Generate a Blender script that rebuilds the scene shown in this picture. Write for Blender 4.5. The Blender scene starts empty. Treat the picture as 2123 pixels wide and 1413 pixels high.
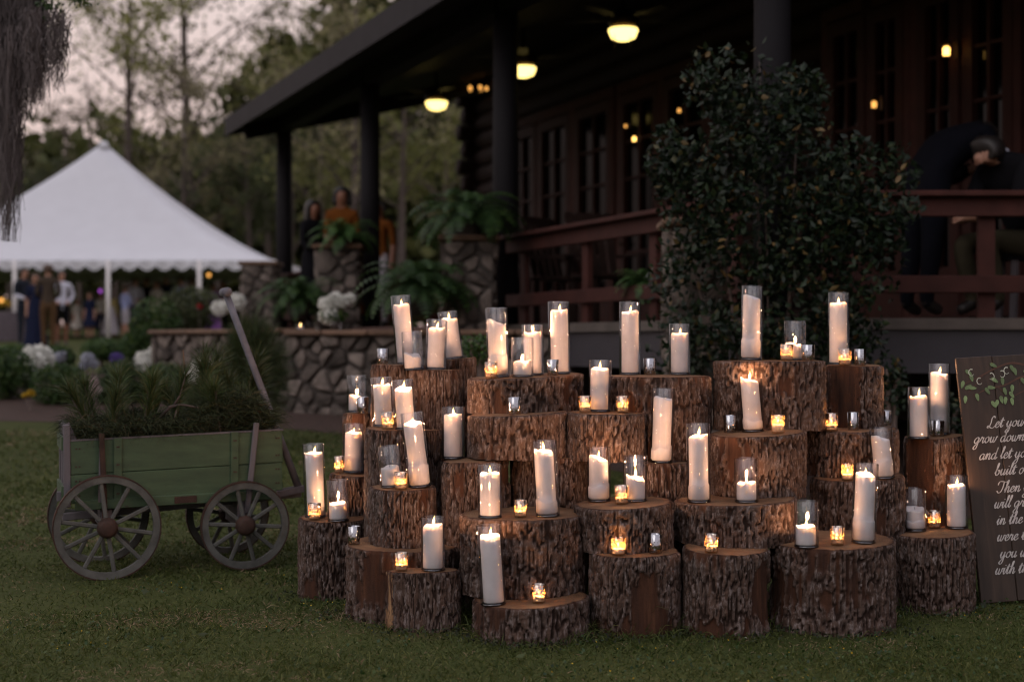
import bpy, bmesh, math, random
import numpy as np
from mathutils import Vector, Matrix, Euler

random.seed(7)
rng = np.random.default_rng(11)
SC = bpy.context.scene
COL = SC.collection

# ------------------------------------------------------------------ camera
CAMZ, F, CX, CY = 1.07, 2948.6, 1061.5, 706.5
cam = bpy.data.cameras.new('camera')
cam.lens, cam.sensor_width, cam.sensor_fit = 50, 36, 'HORIZONTAL'
cam.clip_start, cam.clip_end = 0.1, 600
cam.dof.use_dof = True
cam.dof.focus_distance = 5.45
cam.dof.aperture_fstop = 1.8
cam_ob = bpy.data.objects.new('camera', cam)
cam_ob.location = (0, 0, CAMZ)
cam_ob.rotation_euler = (math.pi / 2, 0, 0)
COL.objects.link(cam_ob)
SC.camera = cam_ob

# ------------------------------------------------------------------ sky, sun, exposure
SUN_EL, SUN_AZ = math.radians(38), math.radians(215)
world = bpy.data.worlds.new('World')
SC.world = world
world.use_nodes = True
wn, wl = world.node_tree.nodes, world.node_tree.links
wn.clear()
w_out = wn.new('ShaderNodeOutputWorld')
sky = wn.new('ShaderNodeTexSky')
sky.sky_type = 'NISHITA'
sky.sun_disc = False
sky.sun_elevation = SUN_EL
sky.sun_rotation = SUN_AZ
sky.dust_density = 2.0
bg1 = wn.new('ShaderNodeBackground')
bg1.inputs['Strength'].default_value = 0.01
wl.new(sky.outputs['Color'], bg1.inputs['Color'])
tc = wn.new('ShaderNodeTexCoord')
sep = wn.new('ShaderNodeSeparateXYZ')
wl.new(tc.outputs['Generated'], sep.inputs[0])
rampF = wn.new('ShaderNodeValToRGB')      # the dusk sky above the forest
rampF.color_ramp.elements[0].position = 0.0
rampF.color_ramp.elements[0].color = (.62, .43, .40, 1)
rampF.color_ramp.elements[1].position = 1.0
rampF.color_ramp.elements[1].color = (.64, .62, .70, 1)
e = rampF.color_ramp.elements.new(.14); e.color = (.74, .56, .51, 1)
e = rampF.color_ramp.elements.new(.32); e.color = (.74, .63, .60, 1)
rampB = wn.new('ShaderNodeValToRGB')      # the brighter afterglow behind the camera
rampB.color_ramp.elements[0].position = 0.0
rampB.color_ramp.elements[0].color = (.42, .33, .32, 1)
rampB.color_ramp.elements[1].position = 1.0
rampB.color_ramp.elements[1].color = (.64, .62, .70, 1)
e = rampB.color_ramp.elements.new(.35); e.color = (.70, .61, .64, 1)
wl.new(sep.outputs['Z'], rampF.inputs[0])
wl.new(sep.outputs['Z'], rampB.inputs[0])
mr = wn.new('ShaderNodeMapRange')
mr.inputs['From Min'].default_value = 0.4
mr.inputs['From Max'].default_value = -0.8
wl.new(sep.outputs['Y'], mr.inputs['Value'])
wmix = wn.new('ShaderNodeMixRGB')
wl.new(mr.outputs[0], wmix.inputs['Fac'])
wl.new(rampF.outputs[0], wmix.inputs['Color1'])
wl.new(rampB.outputs[0], wmix.inputs['Color2'])
bg2 = wn.new('ShaderNodeBackground')
bg2.inputs['Strength'].default_value = 1.08
wl.new(wmix.outputs[0], bg2.inputs['Color'])
wadd = wn.new('ShaderNodeAddShader')
wl.new(bg1.outputs[0], wadd.inputs[0])
wl.new(bg2.outputs[0], wadd.inputs[1])
wl.new(wadd.outputs[0], w_out.inputs['Surface'])

sun = bpy.data.lights.new('sun', 'SUN')
sun.energy = 0.5
sun.angle = math.radians(40)
sun.color = (1.0, .93, .88)
sun_ob = bpy.data.objects.new('sun', sun)
sd = Vector((math.sin(SUN_AZ) * math.cos(SUN_EL), math.cos(SUN_AZ) * math.cos(SUN_EL), math.sin(SUN_EL)))
sun_ob.rotation_euler = sd.to_track_quat('Z', 'Y').to_euler()
sun_ob.location = (-8, -12, 8)
COL.objects.link(sun_ob)

SC.view_settings.view_transform = 'Standard'
SC.view_settings.look = 'None'
SC.view_settings.exposure = 0.0
SC.view_settings.gamma = 1.0
SC.view_settings.use_curve_mapping = False
SC.render.engine = 'CYCLES'
cy = SC.cycles
cy.use_denoising = True
try:
    cy.denoiser = 'OPENIMAGEDENOISE'
except Exception:
    pass
cy.filter_width = 1.05
cy.max_bounces = 6
cy.diffuse_bounces = 2
cy.glossy_bounces = 3
cy.transmission_bounces = 3
cy.transparent_max_bounces = 28
cy.volume_bounces = 0
cy.caustics_reflective = False
cy.caustics_refractive = False
cy.sample_clamp_indirect = 4.0
cy.use_adaptive_sampling = True
cy.adaptive_threshold = 0.02

# ------------------------------------------------------------------ helpers
def P(px, py, D):
    """the place D metres out that stands at this spot of the photograph"""
    return Vector(((px - CX) / F * D, D, CAMZ - (py - CY) / F * D))

GY = [-40, 6.2, 7, 10, 13, 15, 20, 31, 41, 60, 140, 400]
GZ = [0, 0, .02, .15, .33, .45, .62, .91, 1.17, 1.5, 2.6, 2.6]
def gz(y):
    return float(np.interp(y, GY, GZ))

def put(o, label=None, cat=None, group=None, kind=None):
    if label: o['label'] = label
    if cat: o['category'] = cat
    if group: o['group'] = group
    if kind: o['kind'] = kind
    return o

def empty(name, loc=(0, 0, 0), label=None, cat=None, group=None, rot=(0, 0, 0)):
    o = bpy.data.objects.new(name, None)
    o.empty_display_size = .05
    o.location = loc
    o.rotation_euler = rot
    COL.objects.link(o)
    return put(o, label, cat, group)

def link(name, me, parent=None, loc=None, rot=None):
    o = bpy.data.objects.new(name, me)
    COL.objects.link(o)
    if parent is not None: o.parent = parent
    if loc is not None: o.location = loc
    if rot is not None: o.rotation_euler = rot
    return o

def np_mesh(name, verts, faces, mat, smooth=False, attrs=None):
    """faces: list of int arrays (n,3) / (n,4), or one array"""
    me = bpy.data.meshes.new(name)
    if not isinstance(faces, (list, tuple)): faces = [faces]
    verts = np.asarray(verts, dtype=np.float32)
    me.vertices.add(len(verts))
    me.vertices.foreach_set('co', verts.ravel())
    loops = np.concatenate([np.asarray(f, dtype=np.int32).ravel() for f in faces])
    sizes = np.concatenate([np.full(len(f), np.asarray(f).shape[1], dtype=np.int32) for f in faces])
    starts = np.concatenate([[0], np.cumsum(sizes)[:-1]]).astype(np.int32)
    me.loops.add(len(loops))
    me.loops.foreach_set('vertex_index', loops)
    me.polygons.add(len(sizes))
    me.polygons.foreach_set('loop_start', starts)
    if smooth:
        me.polygons.foreach_set('use_smooth', np.ones(len(sizes), dtype=bool))
    for k, v in (attrs or {}).items():
        a = me.attributes.new(k, 'FLOAT', 'POINT')
        a.data.foreach_set('value', np.asarray(v, dtype=np.float32))
    me.update(calc_edges=True)
    if mat: me.materials.append(mat)
    return me

class MB:
    """collects simple shapes into one mesh"""
    def __init__(s): s.v, s.f = [], []
    def add(s, vs, fs):
        b = len(s.v)
        s.v += [tuple(v) for v in vs]
        s.f += [tuple(b + i for i in f) for f in fs]
        return s
    def box(s, c, d, rot=None, bev=0.0):
        x, y, z = d[0] / 2, d[1] / 2, d[2] / 2
        if bev:
            bev = min(bev, x * .9, y * .9, z * .9)
            bm = bmesh.new()
            bmesh.ops.create_cube(bm, size=1)
            for v in bm.verts: v.co = Vector((v.co.x * d[0], v.co.y * d[1], v.co.z * d[2]))
            bmesh.ops.bevel(bm, geom=bm.edges[:], offset=bev, segments=1, affect='EDGES')
            bm.verts.index_update()
            vs = [v.co.copy() for v in bm.verts]
            fs = [[v.index for v in f.verts] for f in bm.faces]
            bm.free()
        else:
            vs = [Vector(p) for p in ((-x,-y,-z),(x,-y,-z),(x,y,-z),(-x,y,-z),(-x,-y,z),(x,-y,z),(x,y,z),(-x,y,z))]
            fs = [(0,3,2,1),(4,5,6,7),(0,1,5,4),(1,2,6,5),(2,3,7,6),(3,0,4,7)]
        M = rot.to_matrix() if isinstance(rot, Euler) else (Euler(rot).to_matrix() if rot is not None else Matrix.Identity(3))
        c = Vector(c)
        return s.add([M @ v + c for v in vs], fs)
    def bar(s, a, b, w, h, up=(0, 0, 1), bev=0.0):
        a, b = Vector(a), Vector(b)
        d = (b - a); L = d.length; d.normalize()
        up = Vector(up)
        sd_ = d.cross(up)
        if sd_.length < 1e-4: sd_ = d.cross(Vector((1, 0, 0)))
        sd_.normalize(); u = sd_.cross(d)
        t = MB().box((0, 0, 0), (L, w, h), bev=bev)
        c = (a + b) / 2
        return s.add([c + d * v[0] + sd_ * v[1] + u * v[2] for v in t.v], t.f)
    def tube(s, pts, rad, seg=8, cap=True):
        pts = [Vector(p) for p in pts]
        if not hasattr(rad, '__len__'): rad = [rad] * len(pts)
        n = len(pts); vs, fs = [], []
        px = None
        for i, p in enumerate(pts):
            d = (pts[min(i + 1, n - 1)] - pts[max(i - 1, 0)]).normalized()
            if px is None:
                px = d.orthogonal().normalized()
            else:
                px = (px - d * px.dot(d))
                px = px.normalized() if px.length > 1e-5 else d.orthogonal().normalized()
            py = d.cross(px)
            for k in range(seg):
                a = 2 * math.pi * k / seg
                vs.append(p + (px * math.cos(a) + py * math.sin(a)) * rad[i])
        for i in range(n - 1):
            for k in range(seg):
                k2 = (k + 1) % seg
                fs.append((i*seg+k, i*seg+k2, (i+1)*seg+k2, (i+1)*seg+k))
        if cap:
            fs.append(tuple(range(seg - 1, -1, -1)))
            fs.append(tuple((n - 1) * seg + k for k in range(seg)))
        return s.add(vs, fs)
    def lathe(s, prof, seg=24, c=(0, 0, 0), close=False):
        """prof: (r, z) list; r = 0 makes a tip"""
        c = Vector(c); vs, fs, rings = [], [], []
        for r, z in prof:
            if r < 1e-6:
                rings.append([len(vs)]); vs.append(c + Vector((0, 0, z)))
            else:
                rings.append(list(range(len(vs), len(vs) + seg)))
                for k in range(seg):
                    a = 2 * math.pi * k / seg
                    vs.append(c + Vector((r * math.cos(a), r * math.sin(a), z)))
        pairs = list(zip(rings[:-1], rings[1:]))
        if close: pairs.append((rings[-1], rings[0]))
        for A, B in pairs:
            for k in range(seg):
                k2 = (k + 1) % seg
                if len(A) == 1 and len(B) == 1: continue
                if len(A) == 1: fs.append((A[0], B[k2], B[k]))
                elif len(B) == 1: fs.append((A[k], A[k2], B[0]))
                else: fs.append((A[k], A[k2], B[k2], B[k]))
        return s.add(vs, fs)
    def mesh(s, name, mat, smooth=False):
        me = bpy.data.meshes.new(name)
        me.from_pydata(s.v, [], s.f)
        if smooth:
            me.polygons.foreach_set('use_smooth', [True] * len(me.polygons))
        if mat: me.materials.append(mat)
        me.update()
        return me
    def build(s, name, mat, parent=None, smooth=False, loc=None, rot=None):
        return link(name, s.mesh(name, mat, smooth), parent, loc, rot)

def dup(o, parent=None, loc=None, rot=None, scale=None):
    c = o.copy(); COL.objects.link(c)
    if parent is not None: c.parent = parent
    if loc is not None: c.location = loc
    if rot is not None: c.rotation_euler = rot
    if scale is not None: c.scale = scale
    for ch in [x for x in bpy.data.objects if x.parent == o]:
        dup(ch, c)
    return c

# numpy noise -------------------------------------------------------
def _h(i, j, s):
    i = i.astype(np.int64); j = j.astype(np.int64)
    n = (i * 374761393 + j * 668265263 + s * 974634777) & 0x7fffffff
    n = ((n ^ (n >> 13)) * 1274126177) & 0x7fffffff
    n = ((n ^ (n >> 16)) * 668265263) & 0x7fffffff
    return ((n ^ (n >> 15)) & 0xffffff) / float(0xffffff)
def vnoise(u, v, s, per=None):
    ui, vi = np.floor(u), np.floor(v)
    fu, fv = u - ui, v - vi
    fu, fv = fu * fu * (3 - 2 * fu), fv * fv * (3 - 2 * fv)
    w = (lambda a: np.mod(a, per)) if per else (lambda a: a)
    a, b = _h(w(ui), vi, s), _h(w(ui + 1), vi, s)
    c, d = _h(w(ui), vi + 1, s), _h(w(ui + 1), vi + 1, s)
    return (a * (1 - fu) + b * fu) * (1 - fv) + (c * (1 - fu) + d * fu) * fv
def worley(u, v, s, per):
    ui, vi = np.floor(u), np.floor(v)
    f1 = np.full(u.shape, 9.0); f2 = np.full(u.shape, 9.0)
    cid = np.zeros(u.shape)
    for di in (-1, 0, 1):
        for dj in (-1, 0, 1):
            ci, cj = ui + di, vi + dj
            wi = np.mod(ci, per)
            x = ci + .1 + .8 * _h(wi, cj, s); y = cj + .1 + .8 * _h(wi, cj, s + 17)
            d = np.sqrt((x - u) ** 2 + (y - v) ** 2)
            near = d < f1
            f2 = np.where(near, f1, np.minimum(f2, d))
            cid = np.where(near, _h(wi, cj, s + 31), cid)
            f1 = np.where(near, d, f1)
    return f1, f2, cid
def sstep(a, b, x):
    t = np.clip((x - a) / (b - a), 0, 1)
    return t * t * (3 - 2 * t)

# ------------------------------------------------------------------ materials
class NT:
    def __init__(s, name):
        s.m = bpy.data.materials.new(name); s.m.use_nodes = True
        s.n, s.l = s.m.node_tree.nodes, s.m.node_tree.links
        s.n.clear()
        s.out = s.n.new('ShaderNodeOutputMaterial')
    def new(s, t, **kw):
        o = s.n.new(t)
        for k, v in kw.items():
            if k in o.inputs: o.inputs[k].default_value = v
            else: setattr(o, k, v)
        return o
    def ln(s, a, b): s.l.new(a, b)
    def ramp(s, fac, stops):
        r = s.n.new('ShaderNodeValToRGB'); cr = r.color_ramp
        while len(cr.elements) < len(stops): cr.elements.new(.5)
        for e_, (p, c) in zip(cr.elements, stops):
            e_.position = p; e_.color = (*c, 1) if len(c) == 3 else c
        s.ln(fac, r.inputs[0]); return r.outputs[0]
    def noise(s, scale, detail=4, vec=None, rough=.55, dist=0):
        t = s.new('ShaderNodeTexNoise'); t.inputs['Scale'].default_value = scale
        t.inputs['Detail'].default_value = detail; t.inputs['Roughness'].default_value = rough
        t.inputs['Distortion'].default_value = dist
        if vec is not None: s.ln(vec, t.inputs['Vector'])
        return t.outputs['Fac']
    def obj(s, scale=(1, 1, 1), rot=(0, 0, 0)):
        t = s.new('ShaderNodeTexCoord'); m = s.new('ShaderNodeMapping')
        m.inputs['Scale'].default_value = scale; m.inputs['Rotation'].default_value = rot
        s.ln(t.outputs['Object'], m.inputs[0]); return m.outputs[0]
    def attr(s, k):
        return s.new('ShaderNodeAttribute', attribute_name=k).outputs['Fac']
    def mix(s, fac, a, b, mode='MIX'):
        m = s.n.new('ShaderNodeMixRGB'); m.blend_type = mode
        for k, v in (('Fac', fac), ('Color1', a), ('Color2', b)):
            if isinstance(v, (int, float)): m.inputs[k].default_value = v
            elif isinstance(v, (tuple, list)): m.inputs[k].default_value = (*v, 1) if len(v) == 3 else v
            else: s.ln(v, m.inputs[k])
        return m.outputs[0]
    def math(s, op, a, b=0.0):
        m = s.n.new('ShaderNodeMath'); m.operation = op
        for i, v in enumerate((a, b)):
            if isinstance(v, (int, float)): m.inputs[i].default_value = v
            else: s.ln(v, m.inputs[i])
        return m.outputs[0]
    def bump(s, h, strength=.5, dist=.01):
        b = s.new('ShaderNodeBump'); b.inputs['Strength'].default_value = strength
        b.inputs['Distance'].default_value = dist
        s.ln(h, b.inputs['Height']); return b.outputs[0]
    def pbr(s, color, rough=.7, normal=None, metal=0, spec=None, **kw):
        b = s.n.new('ShaderNodeBsdfPrincipled')
        if isinstance(color, (tuple, list)): b.inputs['Base Color'].default_value = (*color, 1)
        else: s.ln(color, b.inputs['Base Color'])
        if isinstance(rough, (int, float)): b.inputs['Roughness'].default_value = rough
        else: s.ln(rough, b.inputs['Roughness'])
        b.inputs['Metallic'].default_value = metal
        if spec is not None: b.inputs['Specular IOR Level'].default_value = spec
        if normal is not None: s.ln(normal, b.inputs['Normal'])
        for k, v in kw.items(): b.inputs[k].default_value = v
        return b
    def done(s, sh):
        s.ln(sh.outputs[0] if hasattr(sh, 'outputs') else sh, s.out.inputs['Surface'])
        return s.m

def simple(name, c, rough=.75, var=.25, scale=8, bump=.25, bscale=None, metal=0, stretch=(1, 1, 1), spec=None, rnd=0):
    t = NT(name)
    v = t.obj(stretch)
    n = t.noise(scale, 6, v)
    lo = tuple(x * (1 - var) for x in c); hi = tuple(min(1, x * (1 + var)) for x in c)
    col = t.ramp(n, [(.3, lo), (.7, hi)])
    if rnd:
        oi = t.new('ShaderNodeObjectInfo')
        col = t.mix(1.0, col, t.ramp(oi.outputs['Random'], [(0, (1 - rnd,) * 3), (1, (1 + rnd,) * 3)]), 'MULTIPLY')
    n2 = t.noise(bscale or scale * 6, 6, v)
    return t.done(t.pbr(col, rough, t.bump(n2, bump, .004), metal, spec))

def leafmat(name, stops, rough=.5, trans=.25, spec=.4, rnd=.35):
    """foliage: tone comes from the per leaf attribute 'tone' and the object"""
    t = NT(name)
    a = t.attr('tone')
    col = t.ramp(a, stops)
    oi = t.new('ShaderNodeObjectInfo')
    col = t.mix(1.0, col, t.ramp(oi.outputs['Random'], [(0, (1 - rnd,) * 3), (1, (1 + rnd,) * 3)]), 'MULTIPLY')
    b = t.pbr(col, rough, spec=spec)
    tr = t.new('ShaderNodeBsdfTranslucent'); t.ln(col, tr.inputs['Color'])
    mx = t.new('ShaderNodeMixShader'); mx.inputs[0].default_value = trans
    t.ln(b.outputs[0], mx.inputs[1]); t.ln(tr.outputs[0], mx.inputs[2])
    return t.done(mx)

def emit(name, c, s):
    t = NT(name); em = t.new('ShaderNodeEmission')
    em.inputs['Color'].default_value = (*c, 1); em.inputs['Strength'].default_value = s
    return t.done(em)

def bark_material():
    t = NT('oak_bark')
    h, pt, cid = t.attr('plate'), t.attr('patch'), t.attr('cell')
    v = t.obj()
    n1, n2 = t.noise(1, 6, t.obj((16, 16, 6))), t.noise(1, 8, t.obj((75, 75, 26)), .7)
    base = t.ramp(n1, [(.3, (.042, .024, .017)), (.55, (.070, .046, .036)), (.75, (.105, .080, .069))])
    base = t.mix(t.ramp(n2, [(.49, (0, 0, 0)), (.70, (1, 1, 1))]), base, (.27, .235, .23))
    base = t.mix(t.math('MULTIPLY', cid, .4), base, (.11, .06, .04))
    deep = t.mix(n2, (.006, .003, .002), (.030, .013, .007))
    col = t.mix(t.ramp(h, [(.14, (0, 0, 0)), (.72, (1, 1, 1))]), deep, base)
    vs = t.obj((40, 40, 5))
    n3 = t.noise(1.0, 6, vs)
    inner = t.ramp(n3, [(.3, (.024, .010, .006)), (.6, (.060, .024, .012)), (.8, (.105, .046, .023))])
    col = t.mix(pt, col, inner)
    raw = t.ramp(n3, [(.3, (.17, .085, .04)), (.6, (.30, .17, .085)), (.8, (.40, .26, .14))])
    col = t.mix(t.attr('raw'), col, raw)
    hb = t.math('ADD', t.math('MULTIPLY', n2, .7), t.math('MULTIPLY', t.noise(170, 4, v), .35))
    return t.done(t.pbr(col, .85, t.bump(hb, .9, .007), spec=.3))

def cut_material():
    t = NT('sawn_wood_end')
    v = t.obj()
    wv = t.new('ShaderNodeTexWave', wave_type='RINGS', rings_direction='Z')
    wv.inputs['Scale'].default_value = 32; wv.inputs['Distortion'].default_value = 2.2
    wv.inputs['Detail'].default_value = 3; wv.inputs['Detail Scale'].default_value = 1.2
    t.ln(v, wv.inputs['Vector'])
    saw = t.new('ShaderNodeTexWave'); saw.inputs['Scale'].default_value = 70
    saw.inputs['Distortion'].default_value = 1.0
    t.ln(t.obj((1, 1, 1), (0, 0, .9)), saw.inputs['Vector'])
    n = t.noise(9, 6, v)
    col = t.ramp(n, [(.25, (.085, .042, .021)), (.5, (.18, .098, .052)), (.75, (.27, .165, .093))])
    col = t.mix(t.math('MULTIPLY', wv.outputs['Fac'], .35), col, (.07, .032, .015))
    edge = t.attr('edge')
    col = t.mix(edge, col, (.055, .022, .011))
    hb = t.math('ADD', t.math('MULTIPLY', saw.outputs['Fac'], .4), t.noise(60, 5, v))
    return t.done(t.pbr(col, .8, t.bump(hb, .5, .004), spec=.25))

def glass_material():
    t = NT('clear_glass')
    lw = t.new('ShaderNodeLayerWeight'); lw.inputs['Blend'].default_value = .5
    f5 = t.math('POWER', lw.outputs['Facing'], 4.0)
    edge = t.math('POWER', lw.outputs['Facing'], 4.0)
    tint = t.mix(edge, (.985, .985, .99), (.34, .37, .42))
    tr = t.new('ShaderNodeBsdfTransparent'); t.ln(tint, tr.inputs['Color'])
    gl = t.new('ShaderNodeBsdfGlossy'); gl.inputs['Roughness'].default_value = .03
    gl.inputs['Color'].default_value = (.95, .96, 1, 1)
    fr = t.math('ADD', t.math('MULTIPLY', f5, .75), .05)
    mx = t.new('ShaderNodeMixShader')
    t.ln(fr, mx.inputs[0]); t.ln(tr.outputs[0], mx.inputs[1]); t.ln(gl.outputs[0], mx.inputs[2])
    return t.done(mx)

def thick_glass():
    t = NT('thick_glass_foot')
    tr = t.new('ShaderNodeBsdfTransparent'); tr.inputs['Color'].default_value = (.30, .33, .40, 1)
    gl = t.new('ShaderNodeBsdfGlossy'); gl.inputs['Roughness'].default_value = .06
    mx = t.new('ShaderNodeMixShader'); mx.inputs[0].default_value = .14
    t.ln(tr.outputs[0], mx.inputs[1]); t.ln(gl.outputs[0], mx.inputs[2])
    return t.done(mx)

def flame_material():
    t = NT('candle_flame')
    z = t.new('ShaderNodeSeparateXYZ'); t.ln(t.obj(), z.inputs[0])
    c = t.ramp(t.math('MULTIPLY', z.outputs['Z'], 40.0), [(.0, (.9, .30, .06)), (.3, (1, .62, .20)), (.6, (1, .80, .38)), (.95, (1, .50, .10))])
    em = t.new('ShaderNodeEmission'); t.ln(c, em.inputs['Color']); em.inputs['Strength'].default_value = 3.6
    tr = t.new('ShaderNodeBsdfTransparent'); tr.inputs['Color'].default_value = (.8, .8, .8, 1)
    a = t.new('ShaderNodeAddShader'); t.ln(em.outputs[0], a.inputs[0]); t.ln(tr.outputs[0], a.inputs[1])
    return t.done(a)

def mercury_material(name, cover, tint):
    t = NT(name)
    v = t.obj()
    n = t.noise(150, 3, v, .7)
    zz = t.new('ShaderNodeSeparateXYZ'); t.ln(v, zz.inputs[0])
    g = t.math('MULTIPLY', zz.outputs['Z'], 3.2)            # clearer, speckled towards the foot
    m = t.ramp(t.math('ADD', n, g), [(cover - .03, (0, 0, 0)), (cover + .03, (1, 1, 1))])
    gl = t.pbr(tint, .09, t.bump(t.noise(60, 3, v), .3, .003), 1.0)
    tr = t.new('ShaderNodeBsdfTransparent'); tr.inputs['Color'].default_value = (.95, .93, .9, 1)
    tl = t.new('ShaderNodeBsdfTranslucent'); tl.inputs['Color'].default_value = (.9, .55, .28, 1)
    m0 = t.new('ShaderNodeMixShader'); m0.inputs[0].default_value = .22
    t.ln(tr.outputs[0], m0.inputs[1]); t.ln(tl.outputs[0], m0.inputs[2])
    mx = t.new('ShaderNodeMixShader'); t.ln(m, mx.inputs[0])
    t.ln(m0.outputs[0], mx.inputs[1]); t.ln(gl.outputs[0], mx.inputs[2])
    return t.done(mx)

M = {}
M['bark'] = bark_material()
M['cut'] = cut_material()
M['glass'] = glass_material()
M['glass_foot'] = thick_glass()
M['mercury'] = mercury_material('mercury_glass', .545, (.40, .41, .44))
M['mercury_lit'] = mercury_material('speckled_mercury_glass', .635, (.42, .39, .36))
M['mercury_thin'] = mercury_material('thin_mercury_glass', .74, (.62, .58, .54))
t = NT('white_wax')
n = t.noise(30, 4, t.obj())
M['wax'] = t.done(t.pbr(t.ramp(n, [(.3, (.69, .655, .665)), (.7, (.75, .72, .73))]), .42, t.bump(t.noise(45, 3, t.obj()), .12, .004), spec=.35,
        **{'Subsurface Weight': .6, 'Subsurface Radius': (1.0, .9, .8), 'Subsurface Scale': .026}))
M['wick'] = simple('burnt_wick', (.02, .015, .012))
M['flame'] = flame_material()
M['stone'] = simple('field_stone', (.125, .105, .092), .9, .55, 7, .8, rnd=.6, spec=.2)
M['mortar'] = simple('dark_mortar', (.058, .050, .044), .95, .3, 12, .5)
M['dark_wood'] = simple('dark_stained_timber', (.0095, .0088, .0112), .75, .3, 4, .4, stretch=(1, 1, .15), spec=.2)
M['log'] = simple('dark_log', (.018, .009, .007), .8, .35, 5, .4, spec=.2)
M['red'] = simple('barn_red_paint', (.050, .0165, .013), .75, .25, 6, .3, rnd=.15, spec=.25)
M['door'] = simple('dark_red_door_paint', (.034, .009, .006), .7, .2, 5, .2, spec=.25)
M['fascia'] = simple('slate_grey_paint', (.034, .031, .038), .6, .15, 4, .15)
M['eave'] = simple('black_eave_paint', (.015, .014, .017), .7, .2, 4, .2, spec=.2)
M['deck'] = simple('grey_deck_board', (.09, .075, .065), .8, .25, 5, .3)
t = NT('window_pane')
d_ = t.new('ShaderNodeBsdfDiffuse'); d_.inputs['Color'].default_value = (.003, .003, .0035, 1)
g_ = t.new('ShaderNodeBsdfGlossy'); g_.inputs['Roughness'].default_value = .08
m_ = t.new('ShaderNodeMixShader'); m_.inputs[0].default_value = .022
t.ln(d_.outputs[0], m_.inputs[1]); t.ln(g_.outputs[0], m_.inputs[2]); M['pane'] = t.done(m_)
M['green'] = None
M['canvas'] = simple('white_canvas', (.56, .575, .62), .7, .03, 2, .02)
M['white_metal'] = simple('white_pole_paint', (.7, .68, .68), .5, .05)
M['grey_wood'] = simple('weathered_grey_wood', (.105, .095, .105), .8, .35, 10, .5, stretch=(1, 1, .2))
M['handle'] = simple('silvered_grey_wood', (.125, .125, .15), .8, .35, 12, .5)
M['rim_wood'] = simple('worn_green_grey_wood', (.07, .072, .066), .8, .4, 14, .5)
M['iron'] = simple('rusty_iron', (.045, .022, .015), .75, .5, 20, .5, metal=.3)
M['bronze'] = simple('dark_bronze', (.05, .03, .015), .4, .2, metal=.8)
M['lamp'] = emit('lamp_glass_lit', (1.0, .74, .22), 3.2)
M['amber'] = emit('amber_bulb', (1.0, .55, .13), 5.0)
M['gold'] = emit('dim_amber_bulb', (1.0, .45, .10), 1.6)
M['purple'] = emit('purple_light', (.55, .12, .8), .9)
M['skin'] = simple('skin', (.36, .19, .13), .55, .1, 6, .05)
M['skin_dark'] = simple('tanned_skin', (.20, .085, .05), .55, .1, 6, .05)
M['hair'] = simple('dark_hair', (.012, .009, .008), .5, .3, 40)
M['hair_brown'] = simple('brown_hair', (.06, .032, .018), .5, .3, 40)
M['hair_grey'] = simple('grey_hair', (.28, .26, .25), .6, .3, 40)
def cloth(name, c): return simple(name, c, .9, .15, 12, .2, spec=.1)
t = NT('weathered_green_paint')
v = t.obj((2, 2, 9))
n = t.noise(3.5, 7, v, .6); n2 = t.noise(26, 5, t.obj((1, 1, 1)), .6)
col = t.ramp(n, [(.25, (.025, .047, .022)), (.6, (.043, .078, .036)), (.8, (.062, .105, .052))])
col = t.mix(t.ramp(n2, [(.66, (0, 0, 0)), (.74, (1, 1, 1))]), col, (.035, .03, .022))
M['green'] = t.done(t.pbr(col, .65, t.bump(n2, .3, .004)))
M['leaf_bush'] = leafmat('glossy_shrub_leaf', [(0, (.004, .010, .005)), (.6, (.010, .022, .010)), (.95, (.022, .040, .015)), (.985, (.12, .08, .03))], .42, .1, .25, .1)  # amber end: new growth tips, with candle and porch glow put into the colour
M['leaf_box'] = leafmat('boxwood_leaf', [(0, (.012, .038, .007)), (.7, (.036, .084, .014)), (1, (.095, .135, .028))], .5, .2)
M['leaf_tree'] = leafmat('spring_tree_leaf', [(0, (.15, .16, .05)), (.6, (.22, .235, .075)), (1, (.30, .30, .11))], .6, .35)  # paler leaf colour stands in for haze and backlight
M['leaf_dark'] = leafmat('dark_evergreen_leaf', [(0, (.034, .044, .018)), (.7, (.062, .08, .03)), (1, (.095, .11, .042))], .6, .2)
M['leaf_brown'] = leafmat('budding_twigs', [(0, (.14, .125, .075)), (.6, (.20, .18, .10)), (1, (.26, .24, .125))], .7, .3)  # haze and backlight put into the colour here too
M['leaf_wood'] = leafmat('far_forest_leaf', [(0, (.07, .078, .030)), (.5, (.14, .165, .05)), (1, (.22, .235, .075))], .7, .2)
M['needle'] = leafmat('pine_needle', [(0, (.022, .036, .012)), (.6, (.05, .085, .026)), (1, (.085, .075, .03))], .5, .15)
M['straw'] = leafmat('pine_straw', [(0, (.008, .012, .004)), (.6, (.022, .033, .009)), (.9, (.036, .048, .014)), (1, (.07, .04, .018))], .8, .05)
M['fern'] = leafmat('fern_leaf', [(0, (.022, .055, .016)), (.7, (.05, .115, .03)), (1, (.085, .16, .04))], .55, .25)
M['petal'] = leafmat('white_petal', [(0, (.74, .75, .70)), (1, (.86, .87, .82))], .7, .3, .2, .05)
M['petal_purple'] = leafmat('purple_petal', [(0, (.10, .07, .24)), (1, (.18, .13, .4))], .7, .3, .2, .05)
M['petal_yellow'] = leafmat('yellow_petal', [(0, (.45, .28, .02)), (1, (.6, .42, .05))], .7, .3, .2, .05)
M['petal_pink'] = leafmat('pale_pink_petal', [(0, (.40, .31, .31)), (1, (.55, .45, .44))], .7, .3, .2, .05)
M['petal_blue'] = leafmat('pale_blue_petal', [(0, (.34, .36, .42)), (1, (.5, .52, .6))], .7, .3, .2, .05)
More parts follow.
